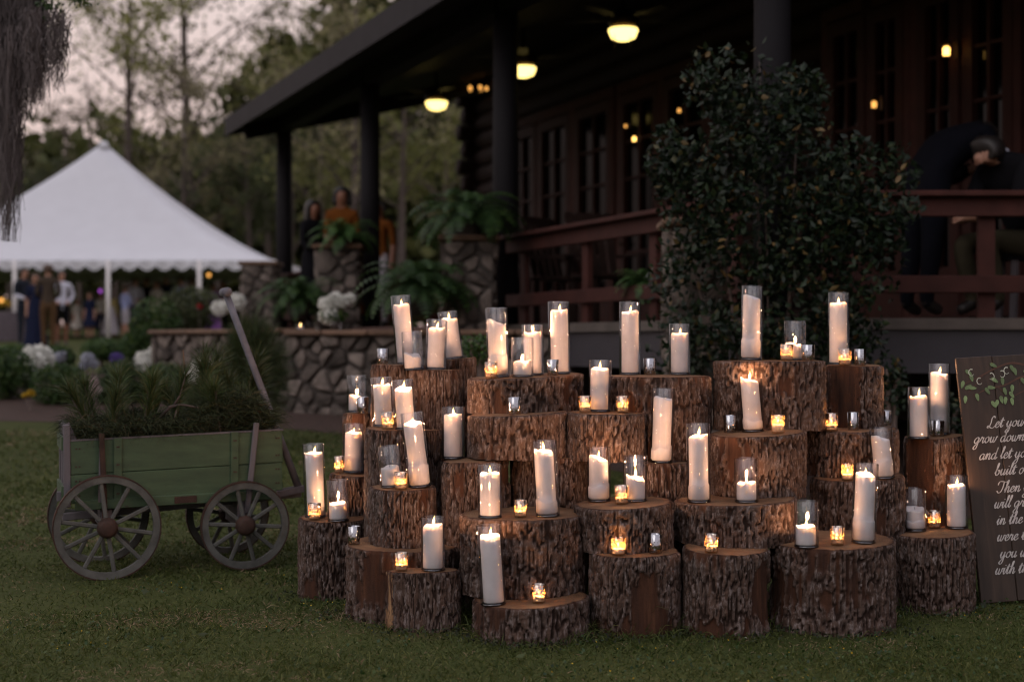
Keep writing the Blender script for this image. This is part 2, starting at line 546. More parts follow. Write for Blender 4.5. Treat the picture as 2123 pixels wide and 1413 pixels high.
M['moss'] = leafmat('spanish_moss_strand', [(0, (.055, .047, .047)), (1, (.15, .13, .13))], .9, .15, .2, .15)
M['grass'] = leafmat('lawn_blade', [(0, (.032, .048, .010)), (.55, (.070, .095, .023)), (.8, (.13, .135, .042)), (.86, (.17, .125, .07)), (1, (.27, .20, .125))], .6, .25, .25, .02)
M['trunk'] = simple('tree_trunk_bark', (.11, .085, .075), .9, .4, 6, .5, rnd=.4)
t = NT('lawn_soil')
v = t.obj()
n = t.noise(1.3, 6, v); n2 = t.noise(25, 6, v)
yy = t.new('ShaderNodeSeparateXYZ'); t.ln(v, yy.inputs[0])
g = t.ramp(n, [(.35, (.042, .058, .015)), (.6, (.066, .080, .024)), (.75, (.105, .088, .040))])
g = t.mix(t.math('MULTIPLY', n2, .45), g, (.035, .025, .014))
M['ground'] = t.done(t.pbr(g, .95, t.bump(n2, .6, .02), spec=.1))
M['mulch'] = simple('bark_mulch', (.040, .020, .013), .95, .5, 30, .9)
M['paving'] = simple('brick_paving', (.085, .045, .035), .85, .35, 12, .4)
M['cap'] = simple('terracotta_cap_stone', (.14, .085, .055), .85, .3, 10, .4, rnd=.2)
M['sign'] = None
t = NT('walnut_stained_board')
v = t.obj((7, 7, .7))
n = t.noise(4, 8, v, .6, .6); n2 = t.noise(2.0, 3, t.obj((1.5, 1.5, .8)))
col = t.ramp(n, [(.25, (.016, .009, .006)), (.5, (.034, .020, .013)), (.75, (.06, .036, .024))])
oi = t.new('ShaderNodeObjectInfo')
col = t.mix(1.0, col, t.ramp(oi.outputs['Random'], [(0, (.58,) * 3), (1, (1.0,) * 3)]), 'MULTIPLY')
M['sign'] = t.done(t.pbr(col, .6, t.bump(n, .25, .003)))
M['paint_white'] = simple('white_lettering_paint', (.50, .475, .46), .7, .12, 60, .05)
M['paint_green'] = simple('painted_leaf_green', (.13, .20, .09), .7, .3, 40, .05, rnd=.3)
M['paint_brown'] = simple('painted_branch_brown', (.075, .035, .022), .7, .2, 30, .05)
M['paint_pale'] = simple('painted_tendril', (.5, .52, .45), .7, .2, 30, .05)

# ================================================================== foliage makers
def unit(n):
    a = rng.normal(size=(n, 3)); return a / np.linalg.norm(a, axis=1)[:, None]
def leaf_mesh(name, pts, length, width, mat, up=None, jitter=.35, fold=False, axis=None):
    """diamond leaves at pts (numpy); up biases each leaf's face"""
    n = len(pts)
    a = unit(n) if axis is None else axis + unit(n) * jitter
    a /= np.linalg.norm(a, axis=1)[:, None]
    nrm = unit(n)
    if up is not None: nrm = nrm * .8 + up
    b = np.cross(a, nrm); b /= (np.linalg.norm(b, axis=1)[:, None] + 1e-9)
    L = length * (1 + jitter * rng.normal(size=(n, 1)).clip(-1.5, 1.5) * .6)
    W = width * (1 + jitter * rng.normal(size=(n, 1)).clip(-1.5, 1.5) * .6)
    v = np.stack([pts - a * L / 2, pts + b * W / 2, pts + a * L / 2, pts - b * W / 2], 1)
    if fold:
        c = np.cross(a, b); v[:, 1] += c * W * .18; v[:, 3] += c * W * .18
        v[:, 1] -= a * L * .06; v[:, 3] -= a * L * .06
    idx = np.arange(n * 4).reshape(n, 4)
    tone = np.repeat(rng.random(n), 4)
    if fold:
        f = np.concatenate([idx[:, [0, 1, 2]], idx[:, [0, 2, 3]]])
        return np_mesh(name, v.reshape(-1, 3), f, mat, attrs={'tone': tone})
    return np_mesh(name, v.reshape(-1, 3), idx, mat, attrs={'tone': tone})
def blob(n, c, r, shell=.55):
    """points in an ellipsoid, thicker towards its skin"""
    d = unit(n); q = rng.random(n) ** shell
    return np.asarray(c) + d * q[:, None] * np.asarray(r)

def blades(name, base, dirs, length, width, mat, bend=.4, segs=2, tone=None, parent=None):
    """tapering blades / needles from base along dirs"""
    n = len(base)
    d = dirs / np.linalg.norm(dirs, axis=1)[:, None]
    side = np.cross(d, unit(n)); side /= (np.linalg.norm(side, axis=1)[:, None] + 1e-9)
    L = (length if hasattr(length, '__len__') else np.full(n, length))[:, None]
    W = (width if hasattr(width, '__len__') else np.full(n, width))[:, None]
    droop = np.array([0, 0, -1.0])
    if segs == 1:
        v = np.stack([base - side * W / 2, base + side * W / 2, base + d * L], 1).reshape(-1, 3)
        f = np.arange(n * 3).reshape(n, 3); k = 3
        return np_mesh(name, v, f, mat, attrs={'tone': np.repeat(rng.random(n) if tone is None else tone, 3)})
    mid = base + d * L * .55
    tip = base + d * L + (droop * bend + np.cross(side, d) * bend * .5) * L * .5
    v = np.stack([base - side * W / 2, base + side * W / 2, mid + side * W * .38, mid - side * W * .38, tip], 1).reshape(-1, 3)
    i = np.arange(n)[:, None] * 5
    q = i + np.array([[0, 1, 2, 3]]); tt = i + np.array([[3, 2, 4]])
    return np_mesh(name, v, [q, tt], mat, attrs={'tone': np.repeat(rng.random(n) if tone is None else tone, 5)})

# ================================================================== the setting
# one ground sheet to the horizon: fine near the camera, coarse beyond
xs = np.concatenate([[-400, -200, -100, -50, -30], np.arange(-20, 20.1, .8), [30, 50, 100, 200, 400]])
ys = np.concatenate([[-200, -80, -30, -12], np.arange(-6, 24, .6), np.arange(24, 62, 2.), [75, 100, 140, 220, 400]])
X, Y = np.meshgrid(xs, ys)
Z = np.interp(Y, GY, GZ)
nx, ny = len(xs), len(ys)
idx = np.arange(nx * ny).reshape(ny, nx)
fq = np.stack([idx[:-1, :-1], idx[:-1, 1:], idx[1:, 1:], idx[1:, :-1]], -1).reshape(-1, 4)
put(link('ground', np_mesh('ground', np.stack([X, Y, Z], -1).reshape(-1, 3), fq, M['ground'], True)), kind='structure')

# lawn blades, thick close to the camera and sparse further off
def lawn():
    pts = []
    for y0, y1, dens in ((3.7, 5.6, 8200), (5.6, 7.4, 4600), (7.4, 9.6, 2000), (9.6, 12.4, 800)):
        w = .385 * y1 + .15
        n = int((y1 - y0) * 2 * w * dens)
        p = np.stack([rng.uniform(-w, w, n), rng.uniform(y0, y1, n)], 1)
        keep = np.abs(p[:, 0]) < .375 * p[:, 1] + .15
        pts.append(p[keep])
    p = np.concatenate(pts)
    thin = vnoise(p[:, 0] * 2.3 + 40, p[:, 1] * 2.3, 5) * .6 + vnoise(p[:, 0] * 7 + 40, p[:, 1] * 7, 6) * .4
    p = p[(rng.random(len(p)) < .45 + thin * .9)]
    n = len(p)
    dry = vnoise(p[:, 0] * 1.7 + 90, p[:, 1] * 2.2, 8) * .6 + vnoise(p[:, 0] * 6 + 90, p[:, 1] * 6, 9) * .4
    tone = np.clip(rng.random(n) * .80, 0, 1)
    tone = np.where(rng.random(n) < sstep(.45, .8, dry) * .55 + .03, rng.uniform(.86, 1, n), tone)
    lush = vnoise(p[:, 0] * 3 + 10, p[:, 1] * 3, 12)
    far = sstep(5, 10, p[:, 1])
    L = rng.uniform(.016, .042, n) * (.5 + 1.0 * lush) * (1 + .5 * far) * np.where(rng.random(n) < .025, 2.0, 1)
    L *= np.where(tone > .86, .8, 1)
    for s_ in ST.values():
        if s_['y'] < 5.9:
            q = np.hypot(p[:, 0] - s_['x'], (p[:, 1] - s_['y']) / s_['dep']) - s_['r']
            L *= 1 + .9 * np.exp(-np.clip(q, 0, 1) / .035)
    W = rng.uniform(.0022, .0042, n) * (1 + 1.6 * far)
    z = np.interp(p[:, 1], GY, GZ) - .002
    d = unit(n) * np.array([1, 1, .25]); d[:, 2] = np.abs(d[:, 2]) + rng.uniform(.12, 1.0, n) * np.where(tone > .86, .35, 1)
    base = np.concatenate([p, z[:, None]], 1)
    return blades('grass', base, d, L, W, M['grass'], .5, 2, tone)
LAWN_LATER = True
# clover and small weeds with tiny yellow buds along the foot of the pile
cl_n = 5200
cp = np.stack([rng.uniform(-1.9, 2.2, cl_n), rng.uniform(4.1, 6.4, cl_n)], 1)
ck = vnoise(cp[:, 0] * 4 + 70, cp[:, 1] * 4, 21) + .25 * (cp[:, 0] > 0) > .66
cp = cp[ck]
cp3 = np.concatenate([cp, (np.interp(cp[:, 1], GY, GZ) + rng.uniform(.008, .03, len(cp)))[:, None]], 1)
put(link('clover', leaf_mesh('clover', cp3, .014, .011, M['leaf_box'], up=np.array([0, -.2, 1.0]))), kind='stuff')
yb = cp3[rng.random(len(cp3)) < .06] + np.array([0, 0, .008])
put(link('clover_buds', leaf_mesh('clover_buds', yb, .007, .006, M['petal_yellow'])), kind='stuff')

# mulch bed under the hedges and the stone wall
mv, mf = [], []
edge = [(-9, 13.2), (-6, 13.3), (-4.4, 13.0), (-3.2, 12.9), (-2.2, 12.6), (-1.3, 12.0), (-.4, 11.2), (.6, 10.2), (1.5, 8.9), (2.6, 8.0), (5, 7.8)]
back = [(-9, 20), (-6, 19.5), (-4.4, 18), (-3.2, 16.5), (-2.2, 16), (-1.3, 15.5), (-.4, 14.5), (.6, 13.5), (1.5, 12.5), (2.6, 12), (5, 12)]
K = 8
for (ex, ey), (bx, by) in zip(edge, back):
    for k in range(K + 1):
        u = k / K
        y = ey + (by - ey) * u
        mv.append((ex + (bx - ex) * u, y, gz(y) + .05 * min(1, u * 5) + .004))
for i in range(len(edge) - 1):
    for k in range(K):
        a = i * (K + 1) + k
        mf.append((a, a + K + 1, a + K + 2, a + 1))
put(MB().add(mv, mf).build('mulch_bed', M['mulch'], smooth=True), kind='structure')

# ================================================================== stone masonry
def clip(poly, nx_, ny_, c):
    out = []
    for i in range(len(poly)):
        a, b = poly[i - 1], poly[i]
        da, db = a[0] * nx_ + a[1] * ny_ - c, b[0] * nx_ + b[1] * ny_ - c
        if (da <= 0) != (db <= 0):
            q = da / (da - db); out.append((a[0] + (b[0] - a[0]) * q, a[1] + (b[1] - a[1]) * q))
        if db <= 0: out.append(b)
    return out
def stone_face(parent, o, u, n, W, H, sz, seed, depth=.05, taper=None):
    """irregular stones over a W x H face; o lower left corner, u along, n outwards"""
    R = random.Random(seed)
    o, u, n = Vector(o), Vector(u).normalized(), Vector(n).normalized()
    cols, rows = max(1, round(W / sz)), max(1, round(H / (sz * .78)))
    pts = []
    for r in range(rows):
        for c in range(cols):
            if R.random() < .84: pts.append(((c + .5 + (.5 if r % 2 else 0) * .8 - .2 + R.uniform(-.5, .5)) * W / cols, (r + .5 + R.uniform(-.46, .46)) * H / rows))
    for i, p in enumerate(pts):
        poly = [(0, 0), (W, 0), (W, H), (0, H)]
        for j, q in enumerate(pts):
            if i == j or not poly: continue
            dx, dy = q[0] - p[0], q[1] - p[1]
            l = math.hypot(dx, dy)
            if l > sz * 4: continue
            c = (dx * (p[0] + q[0]) / 2 + dy * (p[1] + q[1]) / 2) / l - R.uniform(.006, .022)
            poly = clip(poly, dx / l, dy / l, c)
        if len(poly) < 3: continue
        cx_, cy_ = sum(a for a, _ in poly) / len(poly), sum(b for _, b in poly) / len(poly)
        # round the outline once
        rp = []
        for k in range(len(poly)):
            a, b = poly[k], poly[(k + 1) % len(poly)]
            rp += [(a[0] * .78 + b[0] * .22, a[1] * .78 + b[1] * .22), (a[0] * .22 + b[0] * .78, a[1] * .22 + b[1] * .78)]
        m = len(rp); D = depth * R.uniform(.6, 1.25)
        vs, fs = [], []
        def at3(a, b, z):
            v = o + u * a + Vector((0, 0, b)) + n * z
            return taper(v) if taper else v
        for s_, z in ((1.0, -.01), (.96, D * .6), (.82, D * .9)):
            for a, b in rp:
                vs.append(at3(cx_ + (a - cx_) * s_, cy_ + (b - cy_) * s_, z + R.uniform(-.006, .006)))
        vs.append(at3(cx_, cy_, D * .95 + R.uniform(-.004, .012)))
        for g in range(2):
            for k in range(m):
                k2 = (k + 1) % m
                fs.append((g*m+k, g*m+k2, (g+1)*m+k2, (g+1)*m+k))
        for k in range(m): fs.append((2*m+k, 2*m+(k+1) % m, 3*m))
        MB().add(vs, fs).build('stone', M['stone'], parent)

def pillar(px, D, wpx, ytop, zb, label, seed, taper=.86):
    w = wpx / F * D
    c = P(px, ytop, D); zt = c.z
    root = empty('stone_pillar', (c.x, D, zb), label, 'pillar', 'stone pillars along the porch')
    H = zt - zb - .06
    w2 = w - .08
    tf = lambda v: Vector((v.x * (taper + (1 - taper) * v.z / H), v.y * (taper + (1 - taper) * v.z / H), v.z))
    core = MB().box((0, 0, H / 2), (w2, w2, H)); core.v = [tf(Vector(v)) for v in core.v]
    core.build('mortar_core', M['mortar'], root)
    h = w2 / 2
    stone_face(root, (-h, -h, 0), (1, 0, 0), (0, -1, 0), w2, H, .17, seed, .04, tf)
    stone_face(root, (-h, h, 0), (0, -1, 0), (-1, 0, 0), w2, H, .19, seed + 1, .04, tf)
    stone_face(root, (h, -h, 0), (0, 1, 0), (1, 0, 0), w2, H, .19, seed + 2, .04, tf)
    MB().box((0, 0, H + .03), (w + .04, w + .04, .055), bev=.015).build('cap_stone', M['cap'], root)
    return c

# ================================================================== the log house and porch
DV = Vector((-.3965, .918, 0))          # the porch runs away along this
SV = Vector((.918, .3965, 0))           # and the house lies this way from the post line
C0 = Vector((1.73, 9.45, 0))            # corner post
DECK = 1.22
FAR = 13.1                              # length of the long wing
WS = 3.2                                # porch depth
def H(t, s, z): return C0 + DV * t + SV * s + Vector((0, 0, z))

house = empty('log_house', H(6, WS, 0), 'dark log house with red french doors behind the porch', 'house')
HL = house.location
def hp(v): return Vector(v) - HL
for k in range(17):
    z = DECK - .1 + .15 + k * .275
    ov = .16 if k % 2 else .02
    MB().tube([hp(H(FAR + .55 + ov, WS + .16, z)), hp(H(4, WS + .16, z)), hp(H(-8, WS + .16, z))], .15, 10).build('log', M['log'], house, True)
for k in range(17):                      # crossing wall at the far corner, log ends proud
    z = DECK - .1 + .29 + k * .275
    MB().tube([hp(H(FAR + .4, WS - .12 - (.08 if k % 2 else 0), z)), hp(H(FAR + .4, WS + 5, z))], .14, 10).build('log', M['log'], house, True)
MB().bar(hp(H(FAR + .4, WS + .2, DECK / 2 + .1)), hp(H(-8, WS + .2, DECK / 2 + .1)), .3, DECK - .25).build('foundation', M['mortar'], house)
def door(t0, w):
    """one tall glazed leaf, 2 by 5 panes over a low panel"""
    d = empty('door', (0, 0, 0)); d.parent = house
    zb, h = DECK + .06, 2.92
    S0 = WS - .035
    def B(mb, t, z, tw, th, s=S0, dp=.07):
        return mb.bar(hp(H(t - tw / 2, s, z)), hp(H(t + tw / 2, s, z)), dp, th)
    f = MB()
    st = .11
    for tt in (t0 + st / 2, t0 + w - st / 2): B(f, tt, zb + h / 2, st, h)
    for z, th in ((zb + .22, .44), (zb + h - .07, .14)): B(f, t0 + w / 2, z, w - 2 * st - .004, th)
    z0, z1 = zb + .44, zb + h - .14
    iw = w - 2 * st
    B(f, t0 + w / 2, (z0 + z1) / 2, .035, z1 - z0, S0 + .004, .05)
    for k in range(1, 5): B(f, t0 + w / 2, z0 + (z1 - z0) * k / 5, iw, .032, S0 + .008, .045)
    f.build('door_frame', M['door'], d)
    for c in range(2):
        for r in range(5):
            tc_ = t0 + st + iw * (c + .5) / 2; zc = z0 + (z1 - z0) * (r + .5) / 5
            B(MB(), tc_, zc, iw / 2 - .03, (z1 - z0) / 5 - .03, S0 + .035, .012).build('pane', M['pane'], d)
    MB().lathe([(0, 0), (.025, .005), (.03, .03), (0, .045)], 10).build('handle', M['bronze'], d, True, hp(H(t0 + w - .06, S0 - .06, zb + 1.0)))
    # casing round the leaf
    cs = MB()
    B(cs, t0 - .05, zb + h / 2, .09, h + .05, S0 + .02, .1); B(cs, t0 + w + .05, zb + h / 2, .09, h + .05, S0 + .02, .1)
    B(cs, t0 + w / 2, zb + h + .09, w + .2, .13, S0 + .02, .1)
    cs.build('door_casing', M['red'], d)
def tY(Y): return (Y - 9.45 - SV.y * WS) / DV.y
for Ya, Yb in ((21.5, 20.62), (20.5, 19.58), (19.4, 18.45), (18.2, 17.3), (17.15, 16.25), (14.15, 13.6), (13.55, 13.08), (12.9, 12.4), (12.34, 11.8), (11.2, 10.6), (10.5, 9.9)):
    door(tY(Yb), (tY(Ya) - tY(Yb)))

porch = empty('porch', C0, 'dark timber porch with sloping roof, log posts and raised deck', 'porch')
def pp(v): return Vector(v) - C0
# deck: two wings mitred at the corner, a fascia in front
XR = 7.5
deck = MB()
q = [H(FAR, -.18, 0), H(0, -.18, 0), H(0, WS, 0), H(FAR, WS, 0)]
def slab(mb, poly, z0, z1):
    n = len(poly)
    vs = [pp((p.x, p.y, z0)) for p in poly] + [pp((p.x, p.y, z1)) for p in poly]
    fs = [tuple(range(n - 1, -1, -1)), tuple(range(n, 2 * n))] + [(i, (i + 1) % n, n + (i + 1) % n, n + i) for i in range(n)]
    mb.add(vs, fs); return mb
cL, cR = H(FAR, -.18, 0), Vector((C0.x + .05, C0.y - .18, 0))
hipd = Vector((.657, 1, 0)).normalized()
inner = C0 + hipd * (WS / (hipd.dot(SV)))
Rw = Vector((XR, inner.y, 0)); Rf = Vector((XR, C0.y - .18, 0))
nb = 20
for k in range(nb):                      # boards of the long wing
    s0, s1 = -.18 + (WS + .18) * k / nb, -.18 + (WS + .18) * (k + 1) / nb - .008
    a, b = s0 / hipd.dot(SV), s1 / hipd.dot(SV)
    pa, pb = C0 + hipd * a, C0 + hipd * b
    slab(MB(), [H(FAR, s0, 0), pa, pb, H(FAR, s1, 0)], DECK - .035, DECK).build('deck_board', M['deck'], porch)
for k in range(nb):
    y0 = C0.y - .18 + (inner.y - C0.y + .18) * k / nb; y1 = C0.y - .18 + (inner.y - C0.y + .18) * (k + 1) / nb - .008
    xa, xb = C0.x + .657 * (y0 - C0.y), C0.x + .657 * (y1 - C0.y)
    slab(MB(), [Vector((xa, y0, 0)), Vector((XR, y0, 0)), Vector((XR, y1, 0)), Vector((xb, y1, 0))], DECK - .035, DECK).build('deck_board', M['deck'], porch)
fa = MB()
fa.bar(pp(H(4.4, -.15, DECK - .2)), pp(H(0.02, -.15, DECK - .2)), .04, .32)
fa.bar(pp((C0.x - .02, C0.y - .16, DECK - .2)), pp((XR, C0.y - .16, DECK - .2)), .04, .32)
fa.build('deck_fascia', M['fascia'], porch)
tr_ = MB()
tr_.bar(pp(H(4.4, -.19, DECK - .045)), pp(H(0, -.19, DECK - .045)), .03, .06)
tr_.bar(pp((C0.x, C0.y - .2, DECK - .045)), pp((XR, C0.y - .2, DECK - .045)), .03, .06)
tr_.build('deck_trim', M['deck'], porch)
for k in range(5):                       # short piers under the deck
    MB().box(pp((C0.x + .2 + k * 1.3, C0.y + .1, .55)), (.14, .14, .98)).build('pier', M['dark_wood'], porch)
# posts
for t_, nm in ((0, 0), (4.52, 1), (8.77, 2), (13.0, 3)):
    b = H(t_, 0, DECK)
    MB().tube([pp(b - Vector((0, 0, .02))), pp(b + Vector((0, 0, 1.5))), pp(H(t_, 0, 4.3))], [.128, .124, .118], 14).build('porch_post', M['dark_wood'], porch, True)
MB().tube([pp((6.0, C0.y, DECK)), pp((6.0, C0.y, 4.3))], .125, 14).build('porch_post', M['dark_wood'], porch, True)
# header beams along the posts and at the far end
for nm, a, b in (('header_beam', H(13.1, 0, 4.3), H(0, 0, 4.3)), ('header_beam', C0 + Vector((0, 0, 4.3)), Vector((XR, C0.y, 4.3)))):
    MB().bar(pp(a), pp(b), .2, .2).build(nm, M['dark_wood'], porch)
def zc(s): return 4.42 + .25 * s
MB().bar(pp(H(13.0, -.6, zc(-.6) - .1)), pp(H(13.0, WS + .3, zc(WS + .3) - .1)), .14, .22).build('end_rafter', M['dark_wood'], porch)
# roof: underside boards, rafters, fascia boards, top
E_ = -.75
def roof_slab(mb, s0, s1, dz0, dz1):
    # long wing
    a0, a1 = C0 + hipd * (s0 / hipd.dot(SV)), C0 + hipd * (s1 / hipd.dot(SV))
    vs = []
    for dz in (dz0, dz1):
        vs += [pp(H(13.5, s0, zc(s0) + dz)), pp(a0 + Vector((0, 0, zc(s0) + dz))), pp(a1 + Vector((0, 0, zc(s1) + dz))), pp(H(13.5, s1, zc(s1) + dz))]
    fs = [(3, 2, 1, 0), (4, 5, 6, 7), (0, 1, 5, 4), (1, 2, 6, 5), (2, 3, 7, 6), (3, 0, 4, 7)]
    mb.add(vs, fs)
    vs = []
    for dz in (dz0, dz1):
        vs += [pp(a0 + Vector((0, 0, zc(s0) + dz))), pp((XR + 1, a0.y, zc(s0) + dz)), pp((XR + 1, a1.y, zc(s1) + dz)), pp(a1 + Vector((0, 0, zc(s1) + dz)))]
    mb.add(vs, fs)
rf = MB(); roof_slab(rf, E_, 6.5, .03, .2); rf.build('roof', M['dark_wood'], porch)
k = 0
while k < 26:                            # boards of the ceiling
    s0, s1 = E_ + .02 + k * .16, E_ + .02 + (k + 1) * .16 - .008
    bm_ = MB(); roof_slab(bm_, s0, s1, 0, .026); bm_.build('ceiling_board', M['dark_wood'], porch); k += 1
a0 = C0 + hipd * ((E_ - .02) / hipd.dot(SV))
ef = MB()
ef.bar(pp(H(13.5, E_ - .02, zc(E_) + .07)), pp(a0 + Vector((0, 0, zc(E_) + .07))), .04, .27)
ef.bar(pp(a0 + Vector((0, 0, zc(E_) + .07))), pp((XR + 1, a0.y, zc(E_) + .07)), .04, .27)
ef.build('eave_board', M['eave'], porch)
MB().bar(pp(H(13.52, E_ - .02, zc(E_) + .07)), pp(H(13.52, 6.5, zc(6.5) + .07)), .04, .27).build('barge_board', M['eave'], porch)

def railing(name, label, a, b, posts, up=.82):
    root = empty(name, a, label, 'railing', 'red porch railings')
    d = (b - a); L = d.length; d.normalize()
    n = Vector((d.y, -d.x, 0))
    z = Vector((0, 0, 1))
    MB().bar(z * up, d * L + z * up, .17, .04, bev=.008).build('top_cap', M['red'], root)
    MB().bar(z * (up - .085) + n * .0, d * L + z * (up - .085), .045, .125, bev=.006).build('top_rail', M['red'], root)
    MB().bar(z * .225, d * L + z * .225, .045, .115, bev=.006).build('bottom_rail', M['red'], root)
    for u_ in posts:
        MB().bar(d * (L * u_) + n * -.046, d * (L * u_) + n * -.046 + z * (up - .03), .11, .045, up=(n.x, n.y, 0)).build('baluster_post', M['red'], root)
zD = Vector((0, 0, DECK))
railing('porch_railing', 'dark red wooden railing running back along the porch left of the leafy shrub', H(4.35, -.05, DECK), H(.16, -.05, DECK), (.07, .38, .66, .93))
railing('porch_railing', 'dark red wooden railing in front of the two men in suits', C0 + zD + Vector((.16, -.03, 0)), Vector((XR - 1.6, C0.y - .03, DECK)), (.10, .315, .62, .93))
railing('porch_railing', 'short dark red railing beyond the far stone pillar by the guests', H(12.9, -.02, DECK), H(9.1, -.02, DECK), (.05, .5, .95))
railing('porch_railing', 'dark red railing across the far end of the porch', H(13.05, .15, DECK), H(13.05, WS - .1, DECK), (.05, .5, .95))

# ceiling fans with lit bowls
def fan(px, py, D, label, blades_at=0):
    c = P(px, py, D)
    root = empty('ceiling_fan', c, label, 'ceiling fan', 'lit ceiling fans under the porch roof')
    MB().lathe([(0, -.075), (.07, -.07), (.125, -.045), (.155, .03), (.15, .045), (0, .05)], 24).build('lamp_bowl', M['lamp'], root, True)
    zt = 4.42 + .25 * ((c - C0).dot(SV)) - c.z
    MB().lathe([(0, .052), (.13, .055), (.14, .08), (.16, .10), (.15, .20), (.08, .24), (.02, .26), (.018, zt), (0, zt)], 20).build('motor', M['bronze'], root, True)
    for k in range(5):
        a = 2 * math.pi * k / 5 + blades_at
        u = Vector((math.cos(a), math.sin(a), 0))
        MB().bar(u * .15 + Vector((0, 0, .15)), u * .28 + Vector((0, 0, .15)), .04, .01).bar(u * .26 + Vector((0, 0, .155)), u * .68 + Vector((0, 0, .155)), .14, .01, bev=.003).build('fan_blade', M['dark_wood'], root)
    for s_, l in ((-.10, .26), (.07, .2)):
        MB().tube([(s_, -.07, .05), (s_, -.1, -l)], .004, 5).build('pull_chain', M['bronze'], root)
fan(1292, 70, 14.8, 'lit ceiling fan nearest, bright bowl high above the middle candles', .3)
fan(1085, 148, 17.2, 'lit ceiling fan half hidden by the middle porch post', .9)
fan(905, 218, 19.9, 'lit ceiling fan farthest along the porch, against the trees', .05)
# chandelier cluster at the far end
c = P(990, 190, 22.3)
ch = empty('chandelier', c, 'small cluster of amber lamps at the far end of the porch ceiling', 'chandelier')
MB().tube([(0, 0, .05), (0, 0, .6)], .015, 6).lathe([(0, .0), (.05, .02), (.03, .07), (0, .08)], 12).build('stem', M['bronze'], ch)
for k in range(5):
    a = 2 * math.pi * k / 5
    p_ = Vector((math.cos(a) * .14, math.sin(a) * .14, .02))
    MB().tube([(0, 0, .03), p_ * .6 + Vector((0, 0, -.02)), p_], .008, 5).build('arm', M['bronze'], ch)
    MB().lathe([(0, -.03), (.022, -.012), (.026, .015), (.012, .035), (0, .04)], 10, p_ + Vector((0, 0, .02))).build('bulb', M['gold'], ch, True)
# lanterns on the wall between the doors
def lantern(px, py, label, mat, s=1.0):
    a_ = (px - CX) / F
    Yw = (C0.x + SV.x * (WS - .2) + .432 * (C0.y + SV.y * (WS - .2))) / (a_ + .432)
    c = P(px, py, Yw)
    root = empty('wall_lantern', c, label, 'lantern', 'amber lanterns on the house wall', rot=(0, 0, math.atan2(-SV.x, SV.y)))
    root.scale = (s, s, s)
    MB().lathe([(0, -.06), (.045, -.05), (.05, .045), (.03, .07), (0, .075)], 12).build('lamp_glass', mat, root, True)
    MB().lathe([(0, .19), (.012, .17), (.085, .09), (.06, .078), (0, .076)], 12).build('lantern_cap', M['bronze'], root, True)
    MB().lathe([(0, -.11), (.03, -.09), (.055, -.06), (0, -.061)], 12).build('lantern_foot', M['bronze'], root, True)
    MB().tube([(0, .0, .17), (0, .1, .2), (0, .16, .1)], .012, 6).box((0, .17, .05), (.09, .02, .26)).build('bracket', M['bronze'], root)
lantern(1812, 218, 'amber lantern on the wall between the glazed doors at right', M['gold'], .5)
lantern(1962, 108, 'bright lantern standing in for a lamp reflection in the panes above the two men', M['amber'], .62)  # added glowing lantern in place of a lamp mirrored in the panes
lantern(1315, 289, 'small amber lantern glowing just left of the leafy shrub', M['amber'], .42)
lantern(1408, 230, 'tiny amber lantern peeping over the left shoulder of the shrub', M['gold'], .35)
lantern(1297, 262, 'faint amber lantern high left of the small bright one', M['gold'], .3)

# ---------------------------------------------------------------- stone pillars, terrace wall, steps
pillar(974, 13.0, 118, 490, .35, 'stone pillar under the big fern beside the middle porch post', 31)
pillar(704, 16.9, 96, 508, .5, 'stone pillar with a fern on top below the three guests', 41)
pillar(541, 20.6, 76, 543, .62, 'stone pillar at the far left end of the porch by the tent', 51, .95)
pillar(1440, 9.12, 132, 455, .12, 'pale stone pillar half buried in the leafy shrub', 61, .95)

wa, wb, wc = Vector((-2.12, 13.35, 0)), Vector((.5, 12.0, 0)), Vector((-3.95, 15.6, 0))
def stone_wall(name, label, a, b, top, seed, sz=.165):
    d = (b - a); L = d.length; d.normalize(); n = Vector((d.y, -d.x, 0))
    zb = gz((a.y + b.y) / 2) - .1
    root = empty(name, (a.x, a.y, zb), label, 'stone wall', 'dry stone walls round the terrace')
    root.rotation_euler = (0, 0, math.atan2(d.y, d.x))
    Hh = top - zb
    MB().box((L / 2, .19, Hh / 2), (L, .3, Hh)).build('mortar_core', M['mortar'], root)
    stone_face(root, (0, .04, 0), (1, 0, 0), (0, -1, 0), L, Hh, sz, seed, .055)
    R = random.Random(seed)
    x = 0
    while x < L - .1:
        w = min(R.uniform(.35, .6), L - x)
        MB().box((x + w / 2, .16, Hh + .025), (w - .012, .44, .05), bev=.012).build('cap_stone', M['cap'], root); x += w
stone_wall('terrace_wall', 'low rough stone wall with a ledge behind the left side of the stump pile', wa, wb, 1.12, 71)
stone_wall('terrace_wall', 'low stone wall receding left behind the wagon handle', wc, wa + Vector((-.03, .05, 0)), 1.14, 81)
# paved terrace behind the walls and two steps to the deck
ter = [wa + Vector((.05, .32, 0)), wb + Vector((.1, .3, 0)), H(4.4, -.3, 0), H(12.9, -.3, 0), wc + Vector((.1, .3, 0))]
mb = MB(); n_ = len(ter)
mb.add([(p.x, p.y, .2) for p in ter] + [(p.x, p.y, 1.10) for p in ter], [tuple(range(n_, 2 * n_))] + [(i, (i + 1) % n_, n_ + (i + 1) % n_, n_ + i) for i in range(n_)])
put(mb.build('terrace', M['paving']), kind='structure')
st_ = empty('porch_steps', H(6.4, -.5, 1.1), 'brown brick steps leading up to the porch deck', 'steps')
for k in range(2):
    a_, b_ = H(5.2, -.62 + k * .24, 1.1 + .03 + k * .06), H(7.9, -.62 + k * .24, 1.1 + .03 + k * .06)
    MB().bar(a_ - st_.location, b_ - st_.location, .26, .058 + k * .002, bev=.01).build('step', M['paving'], st_)

